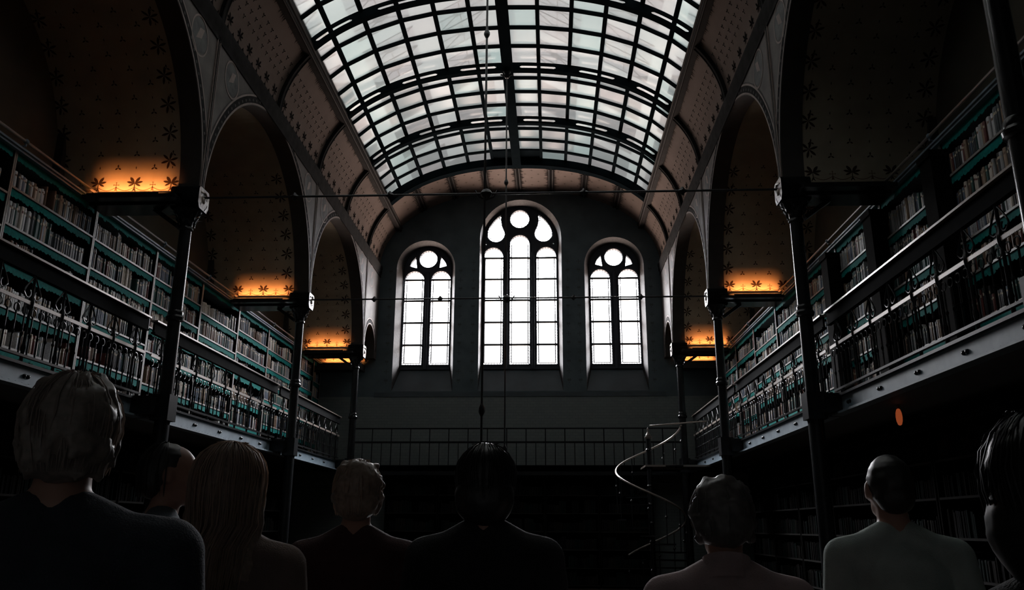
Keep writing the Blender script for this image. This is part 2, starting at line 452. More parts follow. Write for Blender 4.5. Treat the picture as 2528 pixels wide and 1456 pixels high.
GLASS = clear_glass()
PANE = pane_mat()
def bars_for(mb, x0, x1, z, y): mb.box((x0, y - .03, z - .022), (x1, y + .03, z + .022))
def inset(poly, d, c):
    return [(c[0] + (x - c[0]) * (1 - d / max(abs(x - c[0]), abs(y - c[1]), .05) * 1.0), c[1] + (y - c[1]) * (1 - d / max(abs(x - c[0]), abs(y - c[1]), .05))) for x, y in poly]
def offset_poly(P, d):
    """inward offset of a counter-clockwise polygon"""
    out = []; n = len(P)
    for i in range(n):
        a, b, c = Vector(P[i - 1]), Vector(P[i]), Vector(P[(i + 1) % n])
        e1 = (b - a).normalized(); e2 = (c - b).normalized()
        n1 = Vector((-e1.y, e1.x)); n2 = Vector((-e2.y, e2.x)); nn = n1 + n2
        k = max(nn.length_squared / 2, .5)
        q = b + nn * (d / k); out.append((q.x, q.y))
    return out
def tear(cx, cz, m):
    """drop shape leaning to the middle; m=-1 left drop"""
    P = []
    for i in range(21):
        a = math.radians(200 + (360 - 200 + 30) * i / 20); P.append((math.cos(a) * .26, math.sin(a) * .26 - .14))
    P += [(.17, .12), (.14, .3), (.155, .47), (.06, .4), (-.07, .27), (-.19, .09), (-.245, -.05)]
    P = [(cx + (x if m < 0 else -x), cz + z) for x, z in P]
    return P if m < 0 else P[::-1]
def edgecurve(P, w, y, mb, ticks=.085):
    """lead strip inside the edge of a light: inner line and short ticks"""
    Q = offset_poly(P, w)
    n = len(P)
    for i in range(n):
        a, b = Q[i], Q[(i + 1) % n]
        if math.dist(a, b) > 1e-3: mb.bar((a[0], y, a[1]), (b[0], y, b[1]),  .026, .016)
    acc = 0
    for i in range(n):
        L = math.dist(P[i], P[(i + 1) % n]); t = ticks - acc
        while t < L:
            q = t / L
            a = (P[i][0] + (P[(i + 1) % n][0] - P[i][0]) * q, P[i][1] + (P[(i + 1) % n][1] - P[i][1]) * q)
            b = (Q[i][0] + (Q[(i + 1) % n][0] - Q[i][0]) * q, Q[i][1] + (Q[(i + 1) % n][1] - Q[i][1]) * q)
            mb.bar((a[0], y, a[1]), (b[0], y, b[1]),   .017, .012); t += ticks * rnd.uniform(.8, 1.25)
        acc = (acc + L) % ticks
for wi, w in enumerate(WINS):
    T = Thing('window_%d' % (wi + 1), '%s arched window of clear leaded glass on the end wall' % w['n'], None, (w['c'], YG, zgl), None, 'structure')
    fo = arched(w['c'], w['hw'], zgl, w['top']); fi = arched(w['ci'], w['hwi'], zin, w['top'] + .06)
    mb = MB(); n = len(fo)                                    # splayed reveal and sloping sill
    vs = [(x, YE, z) for x, z in fi] + [(x, YG, z) for x, z in fo]
    mb.add(vs, [(i, (i + 1) % n, (i + 1) % n + n, i + n) for i in range(1, n)], 0)
    mb.add(vs, [(0, 1, 1 + n, n)], 1)
    T.part('reveal', mb, [REVEAL, SILL], angle=.5)
    if wi == 1:
        lights = [arched(-1.65, .292, 4.5, 8.06), arched(-.858, .292, 4.5, 8.45), arched(-.066, .292, 4.5, 8.06)]
        rounds = [disc((-.86, 8.97), .285, 32), tear(-1.575, 8.64, -1), tear(-.145, 8.64, 1)]
        tiny = [[(-1.88, 8.16), (-1.83, 8.15), (-1.88, 8.22)], [(.11, 8.15), (.16, 8.16), (.16, 8.22)]]
        xs = [(-1.96, -1.34), (-1.17, -.55), (-.38, .25)]
    else:
        dx = .395 if wi == 0 else .41; c = w['c']
        lights = [arched(c + m * dx, .285, 4.5, 7.34) for m in (-1, 1)]
        rounds = [disc((c, 7.72), .265, 32)]
        tiny = [[(c + m * .55, 7.5), (c + m * .34, 7.44), (c + m * .36, 7.6), (c + m * .38, 7.79), (c + m * .5, 7.64)] for m in (-1, 1)]
        tiny[1] = tiny[1]; tiny[0] = tiny[0][::-1]
        tiny = [t if sum((t[i-1][0]*t[i][1]-t[i][0]*t[i-1][1]) for i in range(len(t))) > 0 else t[::-1] for t in tiny]
        xs = [(c + m * dx - .3, c + m * dx + .3) for m in (-1, 1)]
    allh = lights + rounds + tiny
    mb = MB(); mb.plate(fo, [h[::-1] for h in allh], lambda u, v, d: (u, YG + d, v), -.06, .1)
    for h in lights + rounds:                                # moulded edge round every opening
        O = offset_poly(h, -.035)
        mb.tube([(x, YG - .06, z) for x, z in O], .018, 6, closed=True)
    for a, b in zip(lights, lights[1:]):
        xm = (a[1][0] + b[0][0]) / 2; mb.tube([(xm, YG - .07, 4.36), (xm, YG - .07, 7.3 if wi != 1 else 7.9)], .05, 8)
    T.part('tracery', mb, TRAC)
    for h in lights + rounds + tiny:
        mb = MB(); mb.plate(h, [], lambda u, v, d: (u, YG + d, v), .02, .028)
        pane = T.part('glass', mb, GLASS, angle=None)
        if len(h) > 6:
            mb = MB(); edgecurve(h, .05, YG + .012, mb)
            if len(h) > 24 and h in lights:
                zz = [7.08, 6.43, 5.76, 5.09] + ([7.74] if wi == 1 else [])
                for z in zz: mb.box((h[0][0] - .02, YG - .01, z - .03), (h[1][0] + .02, YG + .03, z + .03))
            sub(pane, T.loc, 'leading', mb, LEAD)

# ---- nave coves, end cove
def cove_stencils(mb, y0, y1, sd):
    n = max(1, round((y1 - y0) / .44)); st = (y1 - y0) / n
    for i in range(n):
        yc = y0 + st * (i + .5)
        F = lambda u, v, d: cove_pt(sd, u, v, d)
        for p in palmette(.85): decal(mb, [(yc + x * 1.15, .14 + z * 1.3) for x, z in p], F, 1, .004)
        for k in (-1, 0):                                    # dark scallops along the foot
            c = yc + (k + .5) * st / 2 + st / 4 * 0
            P = [(c - st / 4, .0)] + [(c - st / 4 + st / 2 * j / 8, .2 - .1 * math.sin(PI * j / 8)) for j in range(9)] + [(c + st / 4, .0)]
            decal(mb, P, F, 1, .003)
        for row in range(3):
            for j in range(2):
                c = (yc + (j - .5) * st / 2 + (row % 2) * st / 4, .58 + row * .17)
                for p in (leaf(.6, .05, .013, c), leaf(2.6, .05, .013, c), leaf(4.6, .05, .013, c)): decal(mb, p, F, 1, .004)
        for j in range(7):                                   # dark feathered fringe under the roof beam
            a = yc + (j - 3.5) * st / 7; h = .13 + .1 * rnd.random()
            decal(mb, [(a, COVELEN), (a + st / 14, COVELEN - h), (a + st / 7, COVELEN)], F, 1, .004)
for sd in (-1, 1):
    ys = [-3] + RIBS + [YE]
    mb = MB()
    yy = []
    for a, b in zip(ys, ys[1:]): yy += [a + (b - a) * i / 4 for i in range(4)]
    yy.append(YE)
    for j in range(len(yy) - 1):
        for k in range(24):
            l0, l1 = COVELEN * k / 24, COVELEN * (k + 1) / 24
            mb.add([cove_pt(sd, yy[j], l0), cove_pt(sd, yy[j + 1], l0), cove_pt(sd, yy[j + 1], l1), cove_pt(sd, yy[j], l1)], [(0, 1, 2, 3)])
    for a, b in zip(ys[2:], ys[3:]): cove_stencils(mb, a + .08, b - .08, sd)
    struct('ceiling_' + SIDE[sd], mb, [COVE, COVED], 'stencilled plaster cove along the %s edge of the glass roof' % SIDE[sd], fixn=False)
    for ri, y in enumerate(RIBS):
        if y < 4: continue
        mb = MB(); P = [cove_pt(sd, y, COVELEN * i / 20, .03) for i in range(21)]
        for a, b in zip(P, P[1:]): mb.bar(a, b, .1, .07, (0, 0, 1))
        for dy in (-.05, .05): mb.tube([(p[0] - sd * .03, p[1] + dy, p[2] - .02) for p in P], .014, 6)
        struct('trim_%d' % (10 + ri * 2 + (sd > 0)), mb, CORNM, 'curved %s cove rib' % SIDE[sd])
mb = MB()
EA = arc_pts(TH_SKY, PI / 2, 30); full = [(-x, z) for x, z in EA] + [(x, z) for x, z in EA[::-1]][1:]
NY = 6; y0 = RIBS[-1]
for i in range(len(full) - 1):
    for j in range(NY):
        a, b = y0 + (YE - y0) * j / NY, y0 + (YE - y0) * (j + 1) / NY
        mb.add([(CX + full[i][0], a, full[i][1]), (CX + full[i][0], b, full[i][1]), (CX + full[i + 1][0], b, full[i + 1][1]), (CX + full[i + 1][0], a, full[i + 1][1])], [(0, 1, 2, 3)])
def end_pt(x, y, d):
    th = th_x(min(abs(x), VA)); z = prof(th)[1]
    return (CX + x, y, z - d)
for x in (-2.85, -1.9, -.95, 0, .95, 1.9, 2.85):
    for dx in (-.05, .05):
        mb.tube([end_pt(x + dx, y0 + .1, .01), end_pt(x + dx, YE, .01)], .025, 6, 2)
    decal(mb, [(x - .08, y0 + .05), (x + .08, y0 + .05), (x + .08, YE), (x - .08, YE)], end_pt, 1, .006)
    for i in range(16):
        for m in (-1, 1):
            y = y0 + .1 + i * .1; decal(mb, [(x + m * .07, y), (x + m * (.12 + .08 * rnd.random()), y + .04), (x + m * .07, y + .08)], end_pt, 1, .008)
for i in range(19):
    for j in range(6):
        x = -3.4 + i * .38 + (j % 2) * .19; y = y0 + .25 + j * .25
        if abs(x) < 3.4:
            for p in crosslet(.9, (x, y)): decal(mb, p, end_pt, 1, .006)
struct('ceiling_end', mb, [COVE, COVED, BEAMM], 'stencilled plaster strip between the glass roof and the end wall', fixn=False)

# ---- aisle cross vaults with stencils
BAYN = ['nearest', 'second', 'third', 'fourth', 'last']
def bay_vault(sd, ya_, yb_, name, r, zc):
    xi = (XL if sd < 0 else XR) + sd * .3; xo = OUTL if sd < 0 else OUTR
    yc = (ya_ + yb_) / 2; n = 48; mb = MB()
    R = r + .03
    def fn(u, v, d):                                         # u across the bay (along x), v metres up the far springing
        t = v / R; rr = R - d
        if zc > 4.495:
            if v < zc - 4.49: return (u, yc + rr, 4.49 + v)
            t = (v - (zc - 4.49)) / R
        return (u, yc + rr * math.cos(t), zc + rr * math.sin(t))
    z0 = 4.49
    P = []
    if zc > 4.495: P.append((yc + R, z0))
    P += [(yc + R * math.cos(PI * i / n), max(z0, zc + R * math.sin(PI * i / n))) for i in range(n + 1)]
    if zc > 4.495: P.append((yc - R, z0))
    for i in range(len(P) - 1):
        mb.add([(xi, *P[i]), (xo, *P[i]), (xo, *P[i + 1]), (xi, *P[i + 1])], [(0, 1, 2, 3)])
    dn = -1 if sd > 0 else 1
    w = abs(xo - xi); st = .53 if r > 1 else .48
    k = int(w / st)
    xs = [min(xi, xo) + (w - k * st) / 2 + i * st for i in range(k + 1)]
    base = .0
    V0 = .07 if r > 1 else .04
    line = [(min(xi, xo), V0 - .035), (max(xi, xo), V0 - .035), (max(xi, xo), V0 - .025), (min(xi, xo), V0 - .025)]
    decal(mb, line, fn, 2, .003)
    for x in xs:
        for p in palmette(1.0): decal(mb, [(x + a, V0 + b) for a, b in p], fn, 1, .004)
        decal(mb, disc((x, V0), .016), fn, 3, .006)
        xm = x + st / 2
        if xm < max(xi, xo):
            for p in crosslet(1.0, (xm, V0 + .1)): decal(mb, p, fn, 2, .004)
            decal(mb, [(xm - .02, V0 + .01), (xm + .02, V0 + .01), (xm + .004, V0 + .08), (xm - .004, V0 + .08)], fn, 2, .004)
            decal(mb, disc((xm, V0), .016), fn, 3, .006)
        for h in range(2):
            for i in range(8):
                a = x + st / 2 * h + st / 2 * i / 8; b = a + st / 16
                f2 = lambda q: V0 + .065 - .05 * math.sin(PI * q)
                if b + st / 16 < max(xi, xo) + .01:
                    decal(mb, [(a, f2(i / 8) - .005), (a + st / 16, f2((i + 1) / 8) - .005), (a + st / 16, f2((i + 1) / 8) + .005), (a, f2(i / 8) + .005)], fn, 2, .003)
    if r > 1:
        for row in range(12):
            v = V0 + .36 + row * .2
            for i, x in enumerate(xs + [xs[-1] + st]):
                for h in (0, 1):
                    c = (x - st / 2 + h * st / 2, v)
                    if not (min(xi, xo) + .05 < c[0] < max(xi, xo) - .05): continue
                    if (h + row) % 2: decal(mb, [(c[0], v - .025), (c[0] + .008, v), (c[0], v + .025), (c[0] - .008, v)], fn, 1, .004)
                    else:
                        for p in (leaf(PI / 2, .05, .014, c), leaf(PI / 2 + 2.1, .05, .014, c), leaf(PI / 2 - 2.1, .05, .014, c)): decal(mb, p, fn, 1, .004)
            if row % 2 == 0:
                for x in (min(xi, xo) + .08, max(xi, xo) - .16):
                    for a in range(6): decal(mb, leaf(a * PI / 3 + .3, .13, .022, (x, v + .1)), fn, 1, .004)
    return struct('ceiling_%s_%s' % (SIDE[sd], name), mb, [VAULT, VAULTD, VAULTM, VAULTP], 'stencilled cross vault over the %s %s bay' % (name, SIDE[sd]), fixn=False)
for sd in (-1, 1):
    for i, (yc, r, zc) in enumerate(ARCH):
        a, b = (COLS[i], COLS[i + 1]) if i < 4 else (COLS[4], YE)
        if i == 0: continue
        bay_vault(sd, a, b, BAYN[i], (b - a) / 2 - .1, (7.07 if i < 4 else 5.4) - ((b - a) / 2 - .1))
    # roof slab above the aisle so that no sky leaks in
    X0, X1 = (OUTL - .15, XL - .3) if sd < 0 else (XR + .3, OUTR + .15)
    mb = MB(); mb.box((X0, -3, 7.35), (X1, YE + .1, 7.5)); struct('ceiling_%s_aisle' % SIDE[sd], mb, SOFF, 'slab over the %s aisle' % SIDE[sd])

# ---- glass roof
T = Thing('skylight', 'barrel vaulted roof of frosted glass panes between dark arched ribs', 'skylight', (CX, 10, 9.7), None, 'structure')
NC = 12
GP = arc_pts(TH_SKY, PI / 2, 6, .22); GPX = [(-x, z) for x, z in GP] + [(x, z) for x, z in GP[::-1]][1:]     # 13 points
RB = [-3] + RIBS
for bi, (a, b) in enumerate(zip(RB, RB[1:])):
    g = MB(); bars = MB()
    for r in range(4):
        ya_, yb_ = a + (b - a) * r / 4, a + (b - a) * (r + 1) / 4
        for c in range(NC):
            (x0, z0), (x1, z1) = GPX[c], GPX[c + 1]
            if bi == len(RB) - 2 and r == 3 and c in (5, 6):
                continue
            g.add([(CX + x0, ya_, z0), (CX + x1, ya_, z1), (CX + x1, yb_, z1), (CX + x0, yb_, z0)], [(0, 1, 2, 3)])
        if r:
            for c in range(NC): bars.bar((CX + GPX[c][0], ya_, GPX[c][1] - .02), (CX + GPX[c + 1][0], ya_, GPX[c + 1][1] - .02), .075, .06)
    for c in range(1, NC):
        if c == NC // 2: continue
        bars.bar((CX + GPX[c][0], a, GPX[c][1] - .03), (CX + GPX[c][0], b, GPX[c][1] - .03), .08, .07)
    gp = T.part('glazing' if b > 5.4 else 'light_block', g, PANE if b > 5.4 else SKYIRON, angle=None)  # nearest bays closed with opaque panels, added out of view to dim the foreground
    bars and sub(gp, T.loc, 'glazing_bars', bars, SKYIRON)
    if bi == len(RB) - 2:
        mb = MB(); ya_ = a + (b - a) * .75
        for c in (5, 6): mb.box((CX + GPX[c][0], ya_, GPX[c][1] - .04), (CX + GPX[c + 1][0], b, GPX[c + 1][1] + .02))
        T.part('blind_panel', mb, SKYIRON, 'two dark solid panels at the crown by the end wall')
lower = arc_pts(TH_SKY, PI / 2, 36); upper = arc_pts(TH_SKY, PI / 2, 36, .2)
LOW = [(-x, z) for x, z in lower] + [(x, z) for x, z in lower[::-1]][1:]
UPP = [(-x, z) for x, z in upper] + [(x, z) for x, z in upper[::-1]][1:]
def between(t, q):
    i = min(int(t * 72), 71); k = t * 72 - i
    p = [LOW[i][j] + (LOW[i + 1][j] - LOW[i][j]) * k for j in (0, 1)]; u = [UPP[i][j] + (UPP[i + 1][j] - UPP[i][j]) * k for j in (0, 1)]
    return (CX + p[0] + (u[0] - p[0]) * q, p[1] + (u[1] - p[1]) * q)
for y in RIBS:
    last = y == RIBS[-1]
    o = [(CX + x, z) for x, z in LOW] + [(CX + x, z) for x, z in UPP[::-1]]
    hs = []
    if not last:
        for c in (1, 3, 5, 7, 9, 11):
            t = c / 12; w = .046
            top = [between(t - w + 2 * w * i / 10, .68) for i in range(11)]; bo = [between(t + w - 2 * w * i / 10, .32) for i in range(11)]
            m1 = [between(t + w + .004, .59), between(t + w + .0055, .5), between(t + w + .004, .41)]; m2 = [between(t - w - .004, .41), between(t - w - .0055, .5), between(t - w - .004, .59)]
            hs.append(top + m1 + bo + m2)
    mb = MB(); mb.plate(o[::-1] if False else o, hs, lambda u, v, d: (u, y + d, v), -.02 if not last else -.12, .02)
    for i in range(len(LOW) - 1):                            # lower flange
        (x0, z0), (x1, z1) = LOW[i], LOW[i + 1]
        mb.bar((CX + x0, y, z0), (CX + x1, y, z1), .14 if not last else .22, .03)
    rb = T.part('rib', mb, SKYIRON)
mb = MB(); zc = GPX[6][1]
mb.box((CX - .09, -3, zc - .24), (CX + .09, RIBS[-1], zc + .02)); mb.box((CX - .12, -3, zc - .27), (CX + .12, RIBS[-1], zc - .24))
T.part('ridge_beam', mb, SKYIRON)
for sd in (-1, 1):
    x, z = prof(TH_SKY); mb = MB()
    mb.bar((CX + sd * x, -3, z), (CX + sd * x, YE, z), .16, .2); mb.bar((CX + sd * (x + .05), -3, z + .2), (CX + sd * (x + .05), RIBS[-1], z + .2), .12, .25)
    mb.tube([(CX + sd * (x - .09), -3, z), (CX + sd * (x - .09), YE, z)], .02, 6); mb.tube([(CX + sd * (x - .05), -3, z - .1), (CX + sd * (x - .05), YE, z - .1)], .02, 6)
    T.part('edge_beam', mb, BEAMM)

# ---- outer roof seen faintly through the frosted glass
mb = MB(); ROOFM = frosted('outer_roof_sheets', (.7, .78, .76)); BARM = mat('outer_roof_bars', (.45, .47, .47), .7)
for sd in (-1, 1):
    def sp(u, v, d=0, sd=sd):                                # v = 0 ridge .. 1 eaves
        return (CX + sd * (.1 + v * 4.7), u, 11.9 - v * 2.8 + d)
    y = -2.5
    while y < 22:
        mb.add([sp(y + .45, .0), sp(y + .85, .0), sp(y + .85, 1), sp(y + .45, 1)], [(0, 1, 2, 3)])
        for v0 in (.0, .33, .66):
            mb.add([sp(y + .85, v0), sp(y + 2.35, v0), sp(y + 2.35, v0 + .1), sp(y + .85, v0 + .1)], [(0, 1, 2, 3)])
            for q in (0, 1):                                 # star lattice in each roof light
                u0, u1 = y + .85 + q * .75, y + .85 + (q + 1) * .75; w0, w1 = v0 + .1, v0 + .33; um, wm = (u0 + u1) / 2, (w0 + w1) / 2
                for a, b in (((u0, w0), (u1, w1)), ((u0, w1), (u1, w0)), ((um, w0), (um, w1)), ((u0, wm), (u1, wm)), ((u1, w0), (u1, w1)), ((u0, w0), (u0, w1))):
                    mb.bar(sp(*a), sp(*b), .022, .02, (0, 0, 1), 1)
                C = [(um + .1 * math.cos(2 * PI * i / 10), wm + .03 * math.sin(2 * PI * i / 10)) for i in range(11)]
                for a, b in zip(C, C[1:]): mb.bar(sp(*a), sp(*b), .03, .03, (0, 0, 1), 1)
        y += 1.9
struct('roof_outer', mb, [ROOFM, BARM], 'outer roof with latticed lights glimpsed through the frosted glass', fixn=False)

# ================================================================== THINGS OF THE ARCADE
COLN = {5.35: 'nearest', 10.41: 'second', 15.77: 'third', 20.69: 'last'}
def column(sd, y):
    cx = CAXL if sd < 0 else CAXR
    xw = XL if sd < 0 else XR
    T = Thing('iron_column', 'slim black iron column with leafy capital, %s one from the camera on the %s arcade' % (COLN[y], SIDE[sd]), 'column', (cx, y, FLOOR), 'iron columns of the arcades')
    mb = MB(); mb.lathe((cx, y, 0), [(.1, FLOOR + .35), (.098, 1.2), (.09, 1.7), (.082, 3.9), (.08, 4.0)], 18); T.part('shaft', mb, IRON)
    mb = MB(); mb.box((cx - .17, y - .17, FLOOR), (cx + .17, y + .17, FLOOR + .12)); mb.lathe((cx, y, 0), [(.16, FLOOR + .12), (.16, FLOOR + .17), (.12, FLOOR + .24), (.13, FLOOR + .28), (.1, FLOOR + .36)], 18); T.part('base', mb, IRON)
    mb = MB(); mb.lathe((cx, y, 0), [(.09, 2.66), (.115, 2.68), (.12, 2.72), (.1, 2.75), (.105, 2.79), (.088, 2.82)], 18); T.part('collar', mb, IRON)
    mb = MB(); mb.lathe((cx, y, 0), [(.08, 3.97), (.1, 3.99), (.1, 4.02), (.083, 4.04), (.09, 4.1), (.125, 4.19), (.175, 4.24), (.19, 4.27)], 18)
    for ring, (z0, rr, ln, k) in enumerate(((4.05, .092, .15, 8), (4.12, .11, .15, 8))):
        for i in range(k):
            a = 2 * PI * (i + ring * .5) / k
            d = Vector((math.cos(a), math.sin(a), 0)); t = Vector((-math.sin(a), math.cos(a), 0))
            pts = []
            for j in range(6):
                q = j / 5; w = .032 * math.sin(PI * (.15 + .8 * q)); r = rr + .02 + .075 * q ** 2.2 + (.02 if j == 5 else 0); z = z0 + ln * q - (.025 if j == 5 else 0)
                pts += [Vector((cx, y, z)) + d * r + t * w, Vector((cx, y, z)) + d * (r + .012), Vector((cx, y, z)) + d * r - t * w]
            mb.add(pts, [(j * 3 + e, j * 3 + e + 1, j * 3 + e + 4, j * 3 + e + 3) for j in range(5) for e in (0, 1)])
    T.part('capital', mb, IRON)
    # carved pale impost block on the nave side
    mb = MB(); P = [(y - .17, 4.36), (y - .12, 4.28), (y + .12, 4.28), (y + .17, 4.36), (y + .17, 4.56), (y + .14, 4.6), (y - .14, 4.6), (y - .17, 4.56)]
    x1 = xw - sd * .06
    mb.plate(P, [], lambda u, v, d: (cx + sd * .2 + (x1 - cx - sd * .2) * d, u, v), 0, 1, 0, 2)  # side faces black: shade put into the colour of the same pale stone
    r5 = random.Random(int(y * 10))
    for i in range(7):
        c = (y + r5.uniform(-.12, .12), 4.32 + r5.random() * .24)
        decal(mb, leaf(r5.random() * 6, .09, .012, c), lambda u, v, d: (x1 - sd * .002, u, v), 1)
    mb.tube([(x1, y - .1, 4.52), (x1 - sd * .012, y, 4.55), (x1, y + .1, 4.52)], .014, 6); mb.sphere((x1, y, 4.43), (.025, .05, .05), 10)
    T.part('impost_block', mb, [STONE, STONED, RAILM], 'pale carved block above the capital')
    g = GL if sd < 0 else GR                                 # bracket to the gallery girder
    mb = MB(); mb.box((cx + sd * .05, y - .26, 1.38), (g + sd * .03, y + .26, 1.62)); mb.box((cx - .12, y - .12, 1.32), (cx + .12, y + .12, 1.66)); mb.lathe((cx - sd * .05, y, 1.3), [(.02, -.06), (.05, -.03), (.06, .02), (.04, .05)], 10)
    T.part('bracket', mb, IRON)
    return T
for sd in (-1, 1):
    for y in COLN: column(sd, y)
    # cross beams and the orange light strips lying on them
    for y in COLS[1:]:
        xo = (SHL if sd < 0 else SHR) - sd * .08; xi = (CAXL if sd < 0 else CAXR) + sd * .02
        mb = MB(); mb.box((xi, y - .16, 4.31), (xo, y + .16, 4.46)); mb.box((xi, y - .2, 4.46), (xo, y + .2, 4.485)); mb.box((xi, y - .4, 4.33), (xo, y - .15, 4.385)); mb.box((xi, y - .2, 4.3), (xo, y + .2, 4.325))
        mb.bar((xi + sd * .1, y, 4.05), (xi + sd * .45, y, 4.3), .1, .06)
        o = mb.build('cross_beam', IRON, loc=(xi, y, 4.31))
        tag(o, 'dark cross beam over the %s aisle at its %s column' % (SIDE[sd], COLN[y]), 'beam', 'cross beams over the aisles')
    for y in [10.41, 15.77, 20.69, YE]:
        if sd > 0 and y == 10.41: continue
        nm = {10.41: 'second column', 15.77: 'third column', 20.69: 'last column', YE: 'end wall'}[y]
        xo = (SHL if sd < 0 else SHR) - sd * .12; xi = (XL if sd < 0 else XR) + sd * .42
        zb = 4.385; ys = y - .32
        T = Thing('light_strip', 'glowing orange light strip on the %s, %s aisle' % ('beam at the ' + nm if y != YE else 'end wall ledge', SIDE[sd]), 'light strip', ((xi + xo) / 2, ys, zb), 'orange light strips under the vaults')
        mb = MB(); mb.box((xi, ys - .015, zb + .006), (xo, ys + .015, zb + .016)); T.part('light', mb, LEDM, 'orange glowing tube')
        mb = MB(); mb.box((xi, ys - .02, zb), (xo, ys + .02, zb + .006)); mb.box((xi, ys - .05, zb), (xo, ys - .044, zb + .03)); T.part('tray', mb, IRON)
        L = bpy.data.lights.new('light_strip_glow', 'AREA'); L.shape = 'RECTANGLE'; L.size = abs(xo - xi) * .98; L.size_y = .02; L.energy = 8.5; L.color = (1.0, .31, .08); L.spread = math.radians(78)
        lo = bpy.data.objects.new('light_strip_glow', L); COL.objects.link(lo); lo.parent = T.o
        lo.location = (0, -.0, .024); lo.rotation_euler = (-(PI / 2 + math.radians(-40)) - PI / 2 * 0 + 0, 0, 0)
        lo.rotation_euler = (PI / 2 + math.radians(35), 0, 0)

# ---- tie rods and hanging rods
for y, z, nm in ((10.41, 4.475, 'nearer'), (15.77, 4.48, 'farther')):
    T = Thing('tie_rod', '%s black tie rod stretched across the hall between two columns' % nm, 'rod', (XL + .06, y, z), 'tie rods across the hall')
    mb = MB(); mb.tube([(XL + .06, y, z), (XR - .06, y, z)], .017, 8); T.part('rod', mb, ROD)
    for k in range(1, 6):
        x = XL + (XR - XL) * k / 6
        mb = MB()
        if k == 3: mb.lathe((x, y, z), [(.02, -.07), (.06, -.05), (.09, 0), (.06, .05), (.02, .07)], 8); mb.tube([(x - .16, y, z + .05), (x - .1, y, z - .05), (x, y, z - .09), (x + .1, y, z - .05), (x + .16, y, z + .05)], .014, 6)
        else: mb.lathe((x, y, z), [(.012, -.06), (.04, -.02), (.05, 0), (.04, .02), (.012, .06)], 4); mb.lathe((x, y, z), [(.012, -.07), (.045, 0), (.012, .07)], 4, 'x')
        T.part('knob', mb, ROD)
for y, nm in ((10.41, 'nearer'), (15.77, 'farther')):
    zt = GPX[6][1] - .27; zb = .55 if y < 12 else .75
    T = Thing('hanging_rod', 'thin black rod hanging from the roof ridge through the %s tie rod' % nm, 'rod', (CX - .02, y - .03, zb), 'rods hanging from the roof')
    mb = MB(); mb.tube([(CX - .02, y - .03, zt), (CX - .02, y - .03, zb)], .016, 8); T.part('rod', mb, ROD)
    for z in (7.02, 1.45):
        mb = MB(); mb.lathe((CX - .02, y - .03, z), [(.016, -.08), (.045, -.02), (.045, .02), (.016, .08)], 8); T.part('knob', mb, ROD)
    mb = MB(); mb.lathe((CX - .02, y - .03, zt - .05), [(.03, -.1), (.07, -.06), (.05, 0), (.09, .05)], 10); mb.tube([(CX - .16, y - .03, zt - .06), (CX - .02, y - .03, zt - .1), (CX + .12, y - .03, zt - .06)], .02, 6); T.part('hook', mb, ROD)

